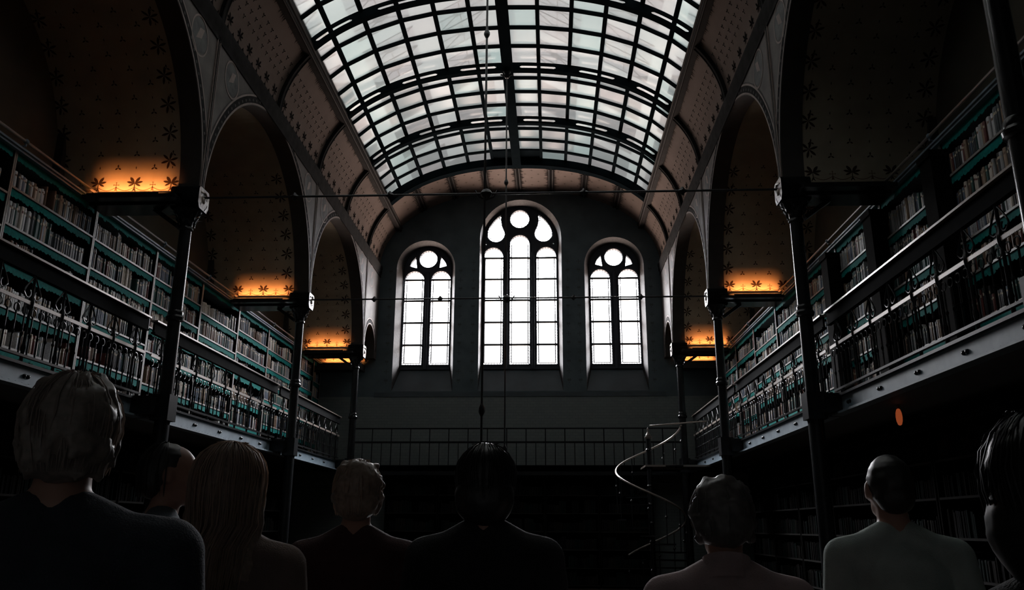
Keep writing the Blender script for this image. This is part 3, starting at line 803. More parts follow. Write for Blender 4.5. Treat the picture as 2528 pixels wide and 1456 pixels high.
# ================================================================== GALLERIES
GBAY = [(COLS[1], COLS[2], 'second', 'near'), (COLS[2], COLS[3], 'third', 'middle'), (COLS[3], COLS[4], 'fourth', 'far'), (COLS[4], YE, 'last', 'last')]
for sd in (-1, 1):
    g = GL if sd < 0 else GR; xo = OUTL if sd < 0 else OUTR
    mb = MB(); mb.box((g + sd * .02, -3, 1.44), (xo, YE, 1.6)); struct('floor_gallery_' + SIDE[sd], mb, GFLOOR, 'floor of the %s gallery' % SIDE[sd])
    for a, b, _, nm in [(-3, COLS[1], '', 'nearest')] + GBAY:
        if sd < 0 and nm == 'nearest': continue
        T = Thing('gallery_girder', 'riveted blue-grey girder carrying the %s bay of the %s gallery' % (nm, SIDE[sd]), 'girder', (g, (a + b) / 2, 1.36), 'girders under the galleries')
        mb = MB(); mb.box((g, a, 1.385), (g + sd * .03, b, 1.57)); T.part('web', mb, IRONB)
        mb = MB(); mb.box((g - sd * .07, a + .05, 1.36), (g + sd * .07, b - .05, 1.385), 0)
        y = a + .35
        while y < b - .3:
            mb.lathe((g - sd * .035, y, 1.385), [(.016, 0), (.014, .008), (.007, .013)], 6); y += .105
        T.part('bottom_flange', mb, [IRONB])
        mb = MB(); mb.box((g - sd * .05, a, 1.57), (g + sd * .07, b, 1.6)); T.part('top_flange', mb, IRON)
        y = a + .75
        while y < b - .5:
            mb = MB()
            for dz in (0,):
                for dy in (-.03, .03): mb.lathe((g, y + dy, 1.475), [(.024, 0), (.022, -sd * .015), (.01, -sd * .024)], 8, 'x')
            T.part('bolt_rosette', mb, IRON); y += .95
    for a, b, _, nm in GBAY:
        if nm == 'last': continue
        T = Thing('gallery_railing', 'black iron railing with scrolled balusters, %s bay of the %s gallery' % (nm, SIDE[sd]), 'railing', (g, (a + b) / 2, 1.6), 'railings of the galleries')
        a2, b2 = a + .085, b - .085; n = 9; st = (b2 - a2) / n
        mb = MB(); mb.box((g - sd * .05, a2, 2.69), (g + sd * .05, b2, 2.712), 1); mb.box((g - .015, a2, 2.53), (g + .015, b2, 2.685)); mb.box((g - .03, a2, 2.52), (g + .03, b2, 2.545)); T.part('top_rail', mb, [RAILM, mat('polished_highlight_rail', (.3, .26, .23), .25, .3)])  # lighter strip on top puts the rail's highlight line into its colour
        mb = MB(); y = a2                                     # twisted middle rail
        rope = []
        k = int((b2 - a2) / .022)
        mb.tube([(g, a2, 2.225), (g, b2, 2.225)], .013, 6)
        for i in range(k):
            yy_ = a2 + (b2 - a2) * (i + .5) / k
            mb.bar((g - sd * .012, yy_ - .007, 2.206), (g - sd * .012, yy_ + .007, 2.244), .02, .011, (1, 0, 0), 0)
        T.part('twisted_rail', mb, mat('worn_rail_iron', (.3, .25, .22), .35, .2))
        mb = MB(); mb.box((g - .02, a2, 1.66), (g + .02, b2, 1.685)); T.part('bottom_rail', mb, IRON)
        for i in range(n):
            yp = a2 + st * (i + .5)
            mb = MB(); mb.lathe((g, yp, 0), [(.018, 1.6), (.018, 1.7), (.026, 1.75), (.016, 1.8), (.015, 2.15), (.03, 2.18), (.034, 2.225), (.03, 2.27), (.016, 2.3), (.016, 2.5), (.024, 2.53)], 8); p = T.part('post', mb, IRON)
            mb = MB()
            for m in (-1, 1):
                pts = [(g, yp + m * (.02 + .12 * math.sin(q * 1.5)), 2.5 - .24 * q + .06 * q * q) for q in [k2 / 8 for k2 in range(9)]]
                pts += [(g, yp + m * (.12 - .045 * (1 - math.cos(t))), 2.32 - .045 * math.sin(t) * 1.0) for t in [k2 * .7 for k2 in range(1, 7)]]
                mb.tube(pts, .009, 6)
            sub(p, T.loc, 'scroll', mb, IRON)
            for j in range(1, 4):
                yb_ = yp - st / 2 + st * j / 4 + st / 8 * 0
                if abs(yb_ - yp) < .03: continue
            for j in (-3, -1, 1, 3) if False else (-1.5, -.5, .5, 1.5):
                yb_ = yp + j * st / 4
                mb = MB(); mb.tube([(g, yb_, 1.68), (g, yb_, 2.1)], .0095, 6)
                pts = [(g, yb_ + .045 * math.sin(t), 2.135 - .045 * math.cos(t)) for t in [2 * PI * k2 / 10 for k2 in range(11)]]
                mb.tube(pts, .007, 5); mb.lathe((g, yb_, 0), [(.009, 1.86), (.018, 1.885), (.009, 1.91)], 6)
                T.part('baluster', mb, IRON)
# end gallery along the end wall
mb = MB(); mb.box((GL, 21.5, 1.4), (GR, YE, 1.54)); struct('floor_gallery_end', mb, UNDER, 'narrow gallery floor crossing the end wall')
T = Thing('gallery_railing', 'plain thin railing crossing the end wall below the windows', 'railing', (CX, 21.55, 1.54), 'railings of the galleries')
mb = MB(); mb.box((GL + .1, 21.53, 2.5), (GR - .1, 21.57, 2.535)); T.part('top_rail', mb, IRON)
mb = MB(); mb.box((GL + .1, 21.54, 2.13), (GR - .1, 21.56, 2.18)); T.part('middle_rail', mb, IRON)
mb = MB(); mb.box((GL, 21.5, 1.3), (GR, 21.53, 1.56)); T.part('edge_plate', mb, IRON)
n = 34
for i in range(n + 1):
    x = GL + .15 + (GR - GL - .3) * i / n
    mb = MB(); mb.tube([(x, 21.55, 1.54), (x, 21.55, 2.5 if i % 2 == 0 else 2.16)], .011 if i % 2 else .015, 6); T.part('baluster' if i % 2 else 'post', mb, IRON)

# ================================================================== BOOKCASES
SETS = [[3.96, 3.53, 3.17, 2.80, 2.24, 1.68], [3.97, 3.5, 3.05, 2.52, 2.06, 1.68], [3.86, 3.44, 3.12, 2.68, 2.2, 1.68], [3.96, 3.53, 3.12, 2.72, 2.2, 1.68]]
BOOKS = []                                                   # dicts to be realised later
PITCH = 1.85
def case_unit(sd, y0, y1, zs, ztop, front, depth, label, cname, axis='y', low=False, rnd=random):
    """bookcase standing along y (side walls) or along x (end wall, axis='x')"""
    def W(a, d, z):                                          # a along the case, d depth behind the front
        return (front + sd * d, a, z) if axis == 'y' else (a, front + d, z)
    zb = zs[-1] - .08
    T = Thing('bookcase', label, 'bookcase', W((y0 + y1) / 2, depth / 2, zb), 'bookcases below the galleries' if low else 'gallery bookcases')
    for a in (y0, y1 - .03):
        mb = MB(); mb.box(W(a, .0, zb), W(a + .03, depth, ztop - .06)); mb.box(W(a + .004, -.006, zb), W(a + .026, .0, ztop - .06), 1); T.part('side_panel', mb, [WOOD, EDGE if not low else WOOD])
    mb = MB(); mb.box(W(y0, depth - .02, zb), W(y1, depth, ztop)); T.part('back_panel', mb, WOOD)
    mb = MB(); mb.box(W(y0, -.05, ztop - .06), W(y1, depth, ztop)); mb.box(W(y0, -.07, ztop - .025), W(y1, -.05, ztop)); T.part('cornice', mb, IRONB if not low else WOOD)
    for i, z in enumerate(zs):
        mb = MB(); mb.box(W(y0 + .03, .0, z - .03), W(y1 - .03, depth - .02, z)); mb.box(W(y0 + .03, -.004, z - .028), W(y1 - .03, .0, z - .002), 1)
        T.part('shelf', mb, [WOOD, EDGE if not low else mat('shaded_shelf_edge', (.025, .024, .023), .8, spec=.05)])  # low cases get darker edges, the gloom down there put into the colour
    for i, z in enumerate([ztop - .06] + zs[:-1]):
        zt = z - .03 if i else z
        mb = MB(); k = 24; P = []                            # scalloped leather dust flap under the board
        L = y1 - y0 - .08
        for j in range(k):
            a = y0 + .04 + L * j / k; h = .085 + .03 * rnd.random()
            vs = [W(a, .012, zt), W(a + L / k, .012, zt), W(a + L / k, .012, zt - h + .016), W(a + L / k / 2, .008, zt - h), W(a, .012, zt - h + .016)]
            vs2 = [tuple(Vector(v) + Vector(W(0, .004, 0)) - Vector(W(0, 0, 0))) for v in vs]
            mb.add(vs + vs2, [(0, 1, 2, 3, 4), (9, 8, 7, 6, 5), (2, 3, 8, 7), (3, 4, 9, 8)])
        low or T.part('dust_flap', mb, PELM, 'green leather flap')
    # books
    for i, z in enumerate(zs):
        gap = ((ztop - .06) if i == 0 else zs[i - 1] - .03) - z
        a = y0 + .04 + rnd.random() * .03; tone = rnd.random(); run = 0; cnt = 0
        if rnd.random() < .15: a += rnd.random() * .3
        while a < y1 - .07:
            if run <= 0:
                run = rnd.randint(3, 14); bt = rnd.uniform(.018, .05); bh = min(gap - .05, rnd.uniform(.2, .33)); bd = rnd.uniform(.13, .2)
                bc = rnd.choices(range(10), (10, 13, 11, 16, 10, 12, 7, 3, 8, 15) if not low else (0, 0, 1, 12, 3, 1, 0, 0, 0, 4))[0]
            t = bt * rnd.uniform(.85, 1.25); h = min(gap - .04, bh * rnd.uniform(.93, 1.05)); c = bc if (low or rnd.random() < .55) else rnd.randrange(10)
            if a + t > y1 - .05: break
            cnt += 1
            BOOKS.append(dict(p=W(a + t / 2, .02 + rnd.random() * .03, z), t=t, h=h, d=bd, c=c, ax=axis, sd=sd, i=i, n=cnt, u=cname, low=low, lean=rnd.uniform(-.03, .03) if rnd.random() < .2 else 0))
            a += t + .0015; run -= 1
            if rnd.random() < .02: a += rnd.random() * .2
    return T
CASES = {-1: [3.17 + 1.85 * i for i in range(11)], 1: [3.45 + 1.85 * i for i in range(11)]}
rb = random.Random(5)
for sd in (-1, 1):
    fr = SHL if sd < 0 else SHR
    for i, y0 in enumerate(CASES[sd]):
        y1 = min(y0 + PITCH, YE - .05)
        if y1 - y0 < .6 or y1 < 5.2: continue
        k = i - (1 if sd < 0 else 0)
        case_unit(sd, y0, y1, SETS[(i * 3 + (sd > 0)) % 4], 4.46, fr, .42, 'tall gallery bookcase full of books, %s from the near end of the %s gallery' % (ordinal(i), SIDE[sd]), (ordinal(i), SIDE[sd]), rnd=rb)
    # ladder rail along the bookcase tops
    T = Thing('ladder_rail', 'pale metal rail along the tops of the %s gallery bookcases' % SIDE[sd], 'rail', (fr - sd * .1, 13, 4.46), 'ladder rails')
    mb = MB(); mb.tube([(fr - sd * .1, 5.1, 4.53), (fr - sd * .1, YE - .1, 4.53)], .018, 8); T.part('rail', mb, BRASS)
    for y0 in CASES[sd][1:]:
        if y0 > YE - .2: continue
        mb = MB(); mb.tube([(fr - sd * .02, y0, 4.46), (fr - sd * .1, y0, 4.475), (fr - sd * .1, y0, 4.53)], .014, 6); mb.sphere((fr - sd * .1, y0, 4.53), .035, 10); T.part('bracket', mb, IRONB)
    # pilasters between the near right bookcases
    if sd > 0:
        for y0 in CASES[1][1:6]:
            mb = MB(); mb.box((fr - .2, y0 - .14, 1.6), (fr - .002, y0 + .14, 4.28)); mb.box((fr - .22, y0 - .16, 1.6), (fr - .002, y0 + .16, 1.75)); mb.box((fr - .22, y0 - .16, 4.2), (fr - .002, y0 + .16, 4.28))
            o = mb.build('pilaster', WOOD, loc=(fr - .1, y0, 1.6)); tag(o, 'dark wooden pilaster in front of the joint beside the %s right gallery bookcase' % ordinal(CASES[1].index(y0)), 'pilaster', 'wooden pilasters of the right gallery')
    # lower bookcases under the gallery
    for i in range(6):
        y0 = 8.4 + i * 1.9
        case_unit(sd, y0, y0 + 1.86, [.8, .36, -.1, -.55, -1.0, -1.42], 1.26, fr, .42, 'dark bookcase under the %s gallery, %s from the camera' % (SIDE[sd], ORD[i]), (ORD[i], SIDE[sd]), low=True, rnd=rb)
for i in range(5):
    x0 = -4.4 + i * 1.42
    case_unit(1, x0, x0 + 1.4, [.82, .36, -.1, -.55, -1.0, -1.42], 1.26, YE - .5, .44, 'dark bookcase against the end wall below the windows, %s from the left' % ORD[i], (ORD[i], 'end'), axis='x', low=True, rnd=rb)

# realise the books: the 300 that show largest one by one, the rest together
def bookmesh(mb, b=None, mi=0, unit=False):
    """spine towards -d; local: d depth, t thickness, h height"""
    D, T_, H = (1, 1, 1) if unit else (b['d'], b['t'], b['h'])
    sec = [(.07, -.5), (.02, -.36), (0, -.16), (0, .16), (.02, .36), (.07, .5)]
    zs = [0, .1, .13, .72, .82, .93, .96, 1]
    vs = []
    for z in zs:
        bulge = .012 if z in (.13, .93) else 0
        for d, t in sec + [(1, .5), (1, -.5)]: vs.append(((d - bulge) * D, t * T_, z * H))
    n = 8; fs = []; ms = []
    for k in range(len(zs) - 1):
        for j in range(n):
            fs.append((k * n + j, k * n + (j + 1) % n, (k + 1) * n + (j + 1) % n, (k + 1) * n + j))
            ms.append(1 if j == 6 else (2 if k == 3 and j in (1, 2, 3) else 0))
    fs.append(tuple(range(n))[::-1]); ms.append(0); fs.append(tuple((len(zs) - 1) * n + j for j in range(n))); ms.append(1)
    return vs, fs, ms
def area_px(b):
    p = Vector(b['p'])
    e = Vector((0, b['t'] / 2, 0)) if b['ax'] == 'y' else Vector((b['t'] / 2, 0, 0))
    q = [px(p - e), px(p + e), px(p + Vector((0, 0, b['h'])))]
    if None in q: return 0
    if not (4 < q[0][0] < 2524 and 4 < q[0][1] < 1452 and q[2][1] > 4): return 0
    # seen against railings, columns and people: keep those that stand clear
    for sd_, g_, cx_ in ((-1, GL, CAXL), (1, GR, CAXR)):
        if b['sd'] == sd_ and not b['low']:
            s = cx_ / p.x; yy_ = p.y * s
            if any(abs(yy_ - c) < .14 for c in COLS): return 0
            s = g_ / p.x; zz = (p.z + b['h'] / 2) * s
            if 2.5 < zz < 2.72 or zz < 1.6: return 0
            if zz < 2.5: return .5 * abs(q[1][0] - q[0][0]) * abs(q[2][1] - q[0][1])
    return abs(q[1][0] - q[0][0]) * abs(q[2][1] - q[0][1])
for b in BOOKS: b['a'] = area_px(b) if not b['low'] else 0
BOOKS.sort(key=lambda b: -b['a'])
proto = []
uv, uf, um = bookmesh(None, unit=True)
for c in range(10):
    me = bpy.data.meshes.new('book'); me.from_pydata(uv, [], uf)
    for m in (SPINES[c], PAGES, BANDM if c not in (0, 8, 6) else SPINES[5 if c else 7]): me.materials.append(m)
    me.polygons.foreach_set('material_index', um); me.shade_smooth(); me.set_sharp_from_angle(angle=.8); proto.append(me)
SHELFN = ['top', 'second', 'third', 'fourth', 'fifth', 'bottom']
first = {}
for k, b in enumerate(BOOKS[:300]):
    if b['c'] not in first:
        o = bpy.data.objects.new('book', proto[b['c']]); first[b['c']] = o
    else: o = first[b['c']].copy()
    COL.objects.link(o)
    rot = 0 if b['sd'] > 0 and b['ax'] == 'y' else (PI if b['ax'] == 'y' else PI / 2)
    o.location = b['p']; o.rotation_euler = (b['lean'], 0, rot); o.scale = (b['d'], b['t'], b['h'])
    o['label'] = '%s book, %s from the near end of the %s shelf, %s %s gallery bookcase' % (SPNAMES[b['c']], ordinal(b['n']), SHELFN[b['i']], b['u'][0], b['u'][1])
    o['category'] = 'book'; o['group'] = 'books on the gallery shelves'
mb = MB()
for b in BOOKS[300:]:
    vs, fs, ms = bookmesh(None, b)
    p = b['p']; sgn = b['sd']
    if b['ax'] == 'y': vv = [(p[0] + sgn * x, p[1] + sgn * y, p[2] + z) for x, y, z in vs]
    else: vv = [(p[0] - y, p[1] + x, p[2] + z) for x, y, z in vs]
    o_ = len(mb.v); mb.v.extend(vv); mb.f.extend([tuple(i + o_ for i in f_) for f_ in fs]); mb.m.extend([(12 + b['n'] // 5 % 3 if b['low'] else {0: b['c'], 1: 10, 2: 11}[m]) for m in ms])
LOWB = [mat('shaded_binding_%d' % i, c_, .85, 0, .2, 40, .04) for i, c_ in enumerate(((.012, .012, .013), (.02, .019, .018), (.012, .018, .017)))]  # darkened bindings: shade of the lower cases put into the book colours
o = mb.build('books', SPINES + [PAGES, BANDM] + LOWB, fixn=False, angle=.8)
tag(o, 'rows of old books filling the remaining shelves of both galleries', 'books', None, 'stuff')

# ================================================================== SPIRAL STAIR, LAMP
sx, sy, R = 2.24, 18.75, .76
T = Thing('spiral_stair', 'black spiral staircase winding down from the right gallery by the end wall', 'staircase', (sx, sy, FLOOR))
mb = MB(); mb.tube([(sx, sy, FLOOR), (sx, sy, 1.95)], .055, 14)
for z in (-.9, -.3, .1, .5, .9, 1.3, 1.7): mb.lathe((sx, sy, z), [(.055, -.03), (.075, 0), (.055, .03)], 14)
T.part('centre_pole', mb, IRON)
mb = MB(); mb.lathe((sx, sy, 1.95), [(.07, 0), (.085, .02), (.085, .05), (.05, .06), (.06, .08), (.03, .13), (.014, .18), (.022, .2), (.02, .23), (.004, .26)], 14); T.part('finial', mb, mat('worn_iron', (.2, .17, .15), .35, .3))
def hz(t): return 2.25 - 2.1 * t / (2 * PI)
TT = 2 * PI * 1.36
hr = [(sx + R * math.cos(t), sy + R * math.sin(t), hz(t)) for t in [TT * i / 70 for i in range(71)]]
mb = MB(); mb.tube(hr, .022, 8); T.part('handrail', mb, mat('polished_highlight_rail', (.3, .26, .23), .25, .3), 'polished curving handrail')
nT = 18
for i in range(nT):
    t = TT * i / (nT - 1); z = hz(t) - .9; d = TT / (nT - 1) * .55
    P = [(.05, -.03), (.05, .03)] + []
    a0, a1 = t - d, t + d
    top = [(sx + r * math.cos(a), sy + r * math.sin(a)) for r, a in ((.05, a0), (R, a0), (R, (a0 + a1) / 2), (R, a1), (.05, a1))]
    mb = MB(); mb.plate(top, [], lambda u, v, dd: (u, v, dd), z - .03, z); T.part('tread', mb, IRON)
    mb = MB(); c, s_ = math.cos(t), math.sin(t)
    mb.tube([(sx + (R - .02) * c, sy + (R - .02) * s_, z), (sx + R * c, sy + R * s_, hz(t))], .011, 6)
    mb.lathe((sx + (R - .01) * c, sy + (R - .01) * s_, z + .55), [(.011, -.04), (.035, 0), (.011, .04)], 8)
    T.part('baluster', mb, IRON)
mb = MB(); mb.tube([(sx + .06, sy + .1, 2.26), (GR - .02, sy + .1, 2.36)], .016, 8); T.part('landing_rail', mb, MATS['polished_highlight_rail']); mb = MB(); mb.box((sx - .1, sy - .1, 1.32), (GR - .02, sy + .9, 1.36)); T.part('landing', mb, mat('polished_highlight_rail', (.3, .26, .23), .25, .3))

lx, ly, lz = 4.2, 9.94, 1.375
T = Thing('hanging_lamp', 'small round orange lamp hanging in the dark under the right gallery', 'lamp', (lx, ly, lz))
mb = MB(); mb.lathe((lx, ly, 1.29), [(.008, -.1), (.022, -.09), (.034, -.05), (.038, 0), (.034, .05), (.022, .09), (.01, .1)], 20); T.part('shade', mb, LAMPM, 'glowing orange shade')
mb = MB(); mb.lathe((lx, ly, 1.4), [(.022, 0), (.022, .03), (.008, .035), (.008, .045)], 10); T.part('cap', mb, mat('copper_cap', (.4, .14, .06), .3, .6))

# ================================================================== PEOPLE
def capsule(mb, p, r0, q, r1, n=12):
    p = Vector(p); q = Vector(q); d = (q - p); L = d.length; d = d / L if L > 1e-6 else Vector((0, 0, 1))
    pts = []; rs = []
    for i in range(5):
        t = PI / 2 * i / 4; pts.append(p - d * r0 * math.cos(t)); rs.append(max(r0 * math.sin(t), .0008))
    for i in range(1, 5):
        pass
    for i in range(5):
        t = PI / 2 * (4 - i) / 4; pts.append(q + d * r1 * math.cos(t)); rs.append(max(r1 * math.sin(t), .0008))
    mb.tube(pts, rs, n)
def union(mb, voxel, name, mats, smooth=3):
    me = bpy.data.meshes.new('tmp'); me.from_pydata(mb.v, [], mb.f)
    bm = bmesh.new(); bm.from_mesh(me); bmesh.ops.recalc_face_normals(bm, faces=bm.faces); bm.to_mesh(me); bm.free()
    o = bpy.data.objects.new('tmp', me); COL.objects.link(o)
    m = o.modifiers.new('r', 'REMESH'); m.mode = 'VOXEL'; m.voxel_size = voxel
    s = o.modifiers.new('s', 'SMOOTH'); s.iterations = smooth; s.factor = .5
    dg = bpy.context.evaluated_depsgraph_get(); me2 = bpy.data.meshes.new_from_object(o.evaluated_get(dg)); me2.name = name
    bpy.data.objects.remove(o); me2.materials.clear()
    for mm in (mats if isinstance(mats, (list, tuple)) else [mats]): me2.materials.append(mm)
    me2.shade_smooth()
    return me2
def rot_about(P, c, M): return c + M @ (Vector(P) - c)
def person(label, x, y, topz, yaw=0, head_yaw=0, tilt=0, hair='short', hairc=(.05, .035, .025), top=(.05, .05, .055), topname='jacket', trousers=(.02, .02, .025), build=1.0, arms='down', hair_gloss=.35, collar=False, headw=1.0):
    H = topz - FLOOR; s = (H - .012) / 1.77
    T = Thing('person', label, 'person', (x, y, FLOOR)); T.o.rotation_euler = (0, 0, yaw)
    def V(p): return Vector(p) * s
    nc = Vector((0, .0, 1.5)) ; HM = Matrix.Rotation(head_yaw, 3, 'Z') @ Matrix.Rotation(tilt, 3, 'X')
    def hp(p): return rot_about(p, nc, HM) * s
    b = MB(); w = build
    def arm_pts(m):
        sh = Vector((m * .195 * w, -.01, 1.405))
        if arms == 'up' and m > 0: el = Vector((m * .27 * w, .16, 1.2)); wr = Vector((m * .17, .36, 1.36))
        elif arms == 'front': el = Vector((m * .25 * w, .02, 1.13)); wr = Vector((m * .12, .25, 1.05))
        else: el = Vector((m * .245 * w, -.03, 1.12)); wr = Vector((m * .25 * w, .06, .88))
        return sh, el, wr
    for m in (-1, 1):
        capsule(b, V((m * .09, 0, .9)), .088 * s * w, V((m * .1, .01, .5)), .056 * s); capsule(b, V((m * .1, .01, .5)), .056 * s, V((m * .1, -.02, .09)), .038 * s)
        capsule(b, V((m * .1, -.05, .045)), .042 * s, V((m * .12, .15, .035)), .034 * s)
        capsule(b, V((m * .13 * w, -.01, 1.42)), .055 * s, V((0, -.012, 1.5)), .058 * s)
        sh, el, wr = arm_pts(m)
        capsule(b, V((m * .13 * w, -.01, 1.42)), .058 * s, sh * s, .054 * s * w)
        capsule(b, sh * s, .054 * s * w, el * s, .04 * s); capsule(b, el * s, .04 * s, wr * s, .028 * s)
        d = (wr - el).normalized(); side = d.cross(Vector((0, 1, .2))).normalized(); nrm = d.cross(side)
        pc = wr + d * .06
        b_ = [pc + d * .03]
        capsule(b, wr * s, .026 * s, (wr + d * .07) * s, .036 * s, 10)
        for k in range(4):                                   # four bent fingers and a thumb
            r0 = wr + d * .085 + side * (.027 - .018 * k); ln = (.072, .08, .075, .058)[k]
            mid = r0 + d * ln * .5 + nrm * .006; tip = r0 + d * ln * .9 + nrm * .026
            capsule(b, r0 * s, .0095 * s, mid * s, .0088 * s, 8); capsule(b, mid * s, .0088 * s, tip * s, .0078 * s, 8)
        t0 = wr + d * .035 + side * .03; t1 = t0 + d * .04 + side * .028 + nrm * .01; capsule(b, t0 * s, .012 * s, t1 * s, .01 * s, 8); capsule(b, t1 * s, .01 * s, (t1 + d * .03) * s, .009 * s, 8)
    for c, r in (((0, 0, .97), (.165 * w, .112, .12)), ((0, 0, 1.12), (.142 * w, .1, .14)), ((0, 0, 1.3), (.172 * w, .115, .18))): b.sphere(V(c), [q * s for q in r], 18)
    capsule(b, V((0, -.012, 1.45)), .062 * s, hp((0, .005, 1.57)), .055 * s)
    def ell(c, r, n=16):
        o = len(b.v); b.sphere((0, 0, 0), [q * s for q in r], n)
        for i in range(o, len(b.v)): b.v[i] = tuple(HM @ Vector(b.v[i]) + hp(c))
    hw = headw
    ell((0, .012, 1.66), (.076 * hw, .098, .108), 20); ell((0, .05, 1.585), (.058 * hw, .062, .052)); ell((0, .08, 1.555), (.026, .025, .02)); ell((0, .09, 1.675), (.05, .02, .02))
    ell((0, .108, 1.655), (.01, .014, .028)); ell((0, .118, 1.632), (.017, .016, .013)); ell((0, .1, 1.597), (.024, .013, .007)); ell((0, .1, 1.587), (.022, .013, .007))
    for m in (-1, 1): ell((m * .08 * hw, .005, 1.645), (.011, .024, .033), 12); ell((m * .05, .075, 1.63), (.022, .022, .02), 12)
    me = union(b, .0085, 'body', SKIN); o = bpy.data.objects.new('body', me); COL.objects.link(o); o.parent = T.o
    def child(name, mb, m, vox=.0085, lab=None, sm=3, disp=0.0):
        me = union(mb, vox, name, m, sm); o = bpy.data.objects.new(name, me); COL.objects.link(o); o.parent = T.o
        if disp:
            for v in me.vertices:
                q = noise.noise(Vector(v.co) * 22); q2 = noise.noise(Vector(v.co) * 60)
                v.co += v.normal * (disp * q + disp * .5 * q2)
        if lab: o['label'] = lab
        return o
    for m in (-1, 1):
        e = MB(); e.sphere(hp((m * .033, .094, 1.655)), .0125 * s, 12); e.build('eye', EYEM, T.o)
    # clothes
    c = MB(); g = .016
    for ce, r in (((0, 0, .97), (.165 * w, .112, .12)), ((0, 0, 1.12), (.155 * w, .11, .14)), ((0, 0, 1.3), (.174 * w, .12, .18))): c.sphere(V(ce), [(q + g) * s for q in r], 18)
    for m in (-1, 1):
        sh, el, wr = arm_pts(m); wr2 = el + (wr - el) * .9
        capsule(c, sh * s, (.056 * w + g) * s, el * s, (.04 + g) * s); capsule(c, el * s, (.04 + g) * s, wr2 * s, (.03 + g) * s)
        capsule(c, V((m * .1 * w, -.012, 1.425)), (.057 + g) * s, sh * s, (.056 * w + g) * s)
        capsule(c, V((m * .13 * w, -.012, 1.415)), (.055 + g) * s, V((m * .03, -.014, 1.475)), (.05 + g) * s)
    cm = mat('cloth_%s_%d' % (topname.replace(' ', '_'), int(1000 * sum(top))), top, .85, 0, .12, 14, .25, .5, 220)
    child('torso_clothing', c, cm, .0095, topname, 4)
    if collar:
        cc = MB(); k = 22
        for i in range(k):
            a0, a1 = 2 * PI * i / k, 2 * PI * (i + 1) / k
            def q(a, r, z): return V((r * math.sin(a), -.012 - r * math.cos(a), z + .025 * math.cos(a)))
            cc.add([q(a0, .085, 1.455), q(a1, .085, 1.455), q(a1, .074, 1.525), q(a0, .074, 1.525), q(a0, .075, 1.455), q(a1, .075, 1.455), q(a1, .068, 1.522), q(a0, .068, 1.522)], [(0, 1, 2, 3), (7, 6, 5, 4), (3, 2, 6, 7)])
        cc.build('collar', cm, T.o)
    t = MB()
    for m in (-1, 1):
        capsule(t, V((m * .09, 0, .92)), (.095 * w) * s, V((m * .1, .01, .5)), .068 * s); capsule(t, V((m * .1, .01, .5)), .068 * s, V((m * .1, -.02, .1)), .052 * s)
    t.sphere(V((0, 0, .94)), [.175 * s * w, .122 * s, .1 * s], 16)
    child('trousers', t, mat('trousers_%d' % int(1000 * sum(trousers)), trousers, .85), .011)
    sh_ = MB()
    for m in (-1, 1): capsule(sh_, V((m * .1, -.055, .045)), .046 * s, V((m * .12, .16, .036)), .04 * s)
    child('shoes', sh_, mat('shoe_leather', (.015, .013, .012), .4), .011)
    # hair
    h = MB()
    hm = mat('hair_%d_%d' % (int(1000 * sum(hairc)), int(hair_gloss * 100)), hairc, hair_gloss + .1, 0, .3, 60, .45)
    def he(cn, r, n=18):
        o = len(h.v); h.sphere((0, 0, 0), [q * s for q in r], n)
        for i in range(o, len(h.v)): h.v[i] = tuple(HM @ Vector(h.v[i]) + hp(cn))
    strands = MB(); rs = random.Random(int(x * 100))
    if hair == 'long':
        he((0, -.005, 1.675), (.088 * hw, .104, .11)); he((0, -.035, 1.6), (.09 * hw, .085, .13))
        for m in (-1, 1): capsule(h, hp((m * .062 * hw, -.02, 1.62)), .042 * s, V((m * .07, -.06, 1.38)), .05 * s); capsule(h, V((m * .07, -.06, 1.38)), .05 * s, V((m * .085, -.075, 1.24)), .03 * s)
        capsule(h, hp((0, -.055, 1.6)), .06 * s, V((0, -.095, 1.3)), .05 * s)
        nst, z_end = 150, 1.3
    elif hair == 'tousled':
        he((0, -.014, 1.674), (.085 * hw, .104, .106)); he((0, -.05, 1.625), (.078 * hw, .06, .08))
        for i in range(60):
            a = rs.uniform(-PI * 1.05, PI * .1); zz = rs.uniform(1.57, 1.77); rr = .084 * math.sqrt(max(.03, 1 - ((zz - 1.66) / .125) ** 2))
            p0 = (rr * hw * math.cos(a), -.012 + rr * 1.12 * math.sin(a), zz); p1 = (p0[0] * 1.12, p0[1] * 1.1 - .006, zz - .022)
            capsule(h, hp(p0), .016 * s, hp(p1), .006 * s, 8)
        nst, z_end = 90, 1.58
    elif hair == 'curly':
        he((0, -.015, 1.68), (.09 * hw, .105, .105)); he((0, -.05, 1.625), (.085 * hw, .065, .085))
        for i in range(46):
            a = rs.uniform(-PI * .95, PI * .05) ; zz = rs.uniform(1.58, 1.765); rr = .088 * math.sqrt(max(.05, 1 - ((zz - 1.66) / .13) ** 2))
            he((rr * hw * math.cos(a), -.01 + rr * 1.1 * math.sin(a), zz), (.02, .02, .02), 8)
        nst, z_end = 80, 1.58
    elif hair == 'bob':
        he((0, -.008, 1.675), (.09 * hw, .106, .108)); he((0, -.04, 1.6), (.094 * hw, .075, .1)); nst, z_end = 90, 1.5
    else:
        he((0, -.012, 1.672), (.082 * hw, .102, .106)); he((0, -.048, 1.625), (.073 * hw, .058, .07)); nst, z_end = (60 if hair == 'short' else 0), 1.6
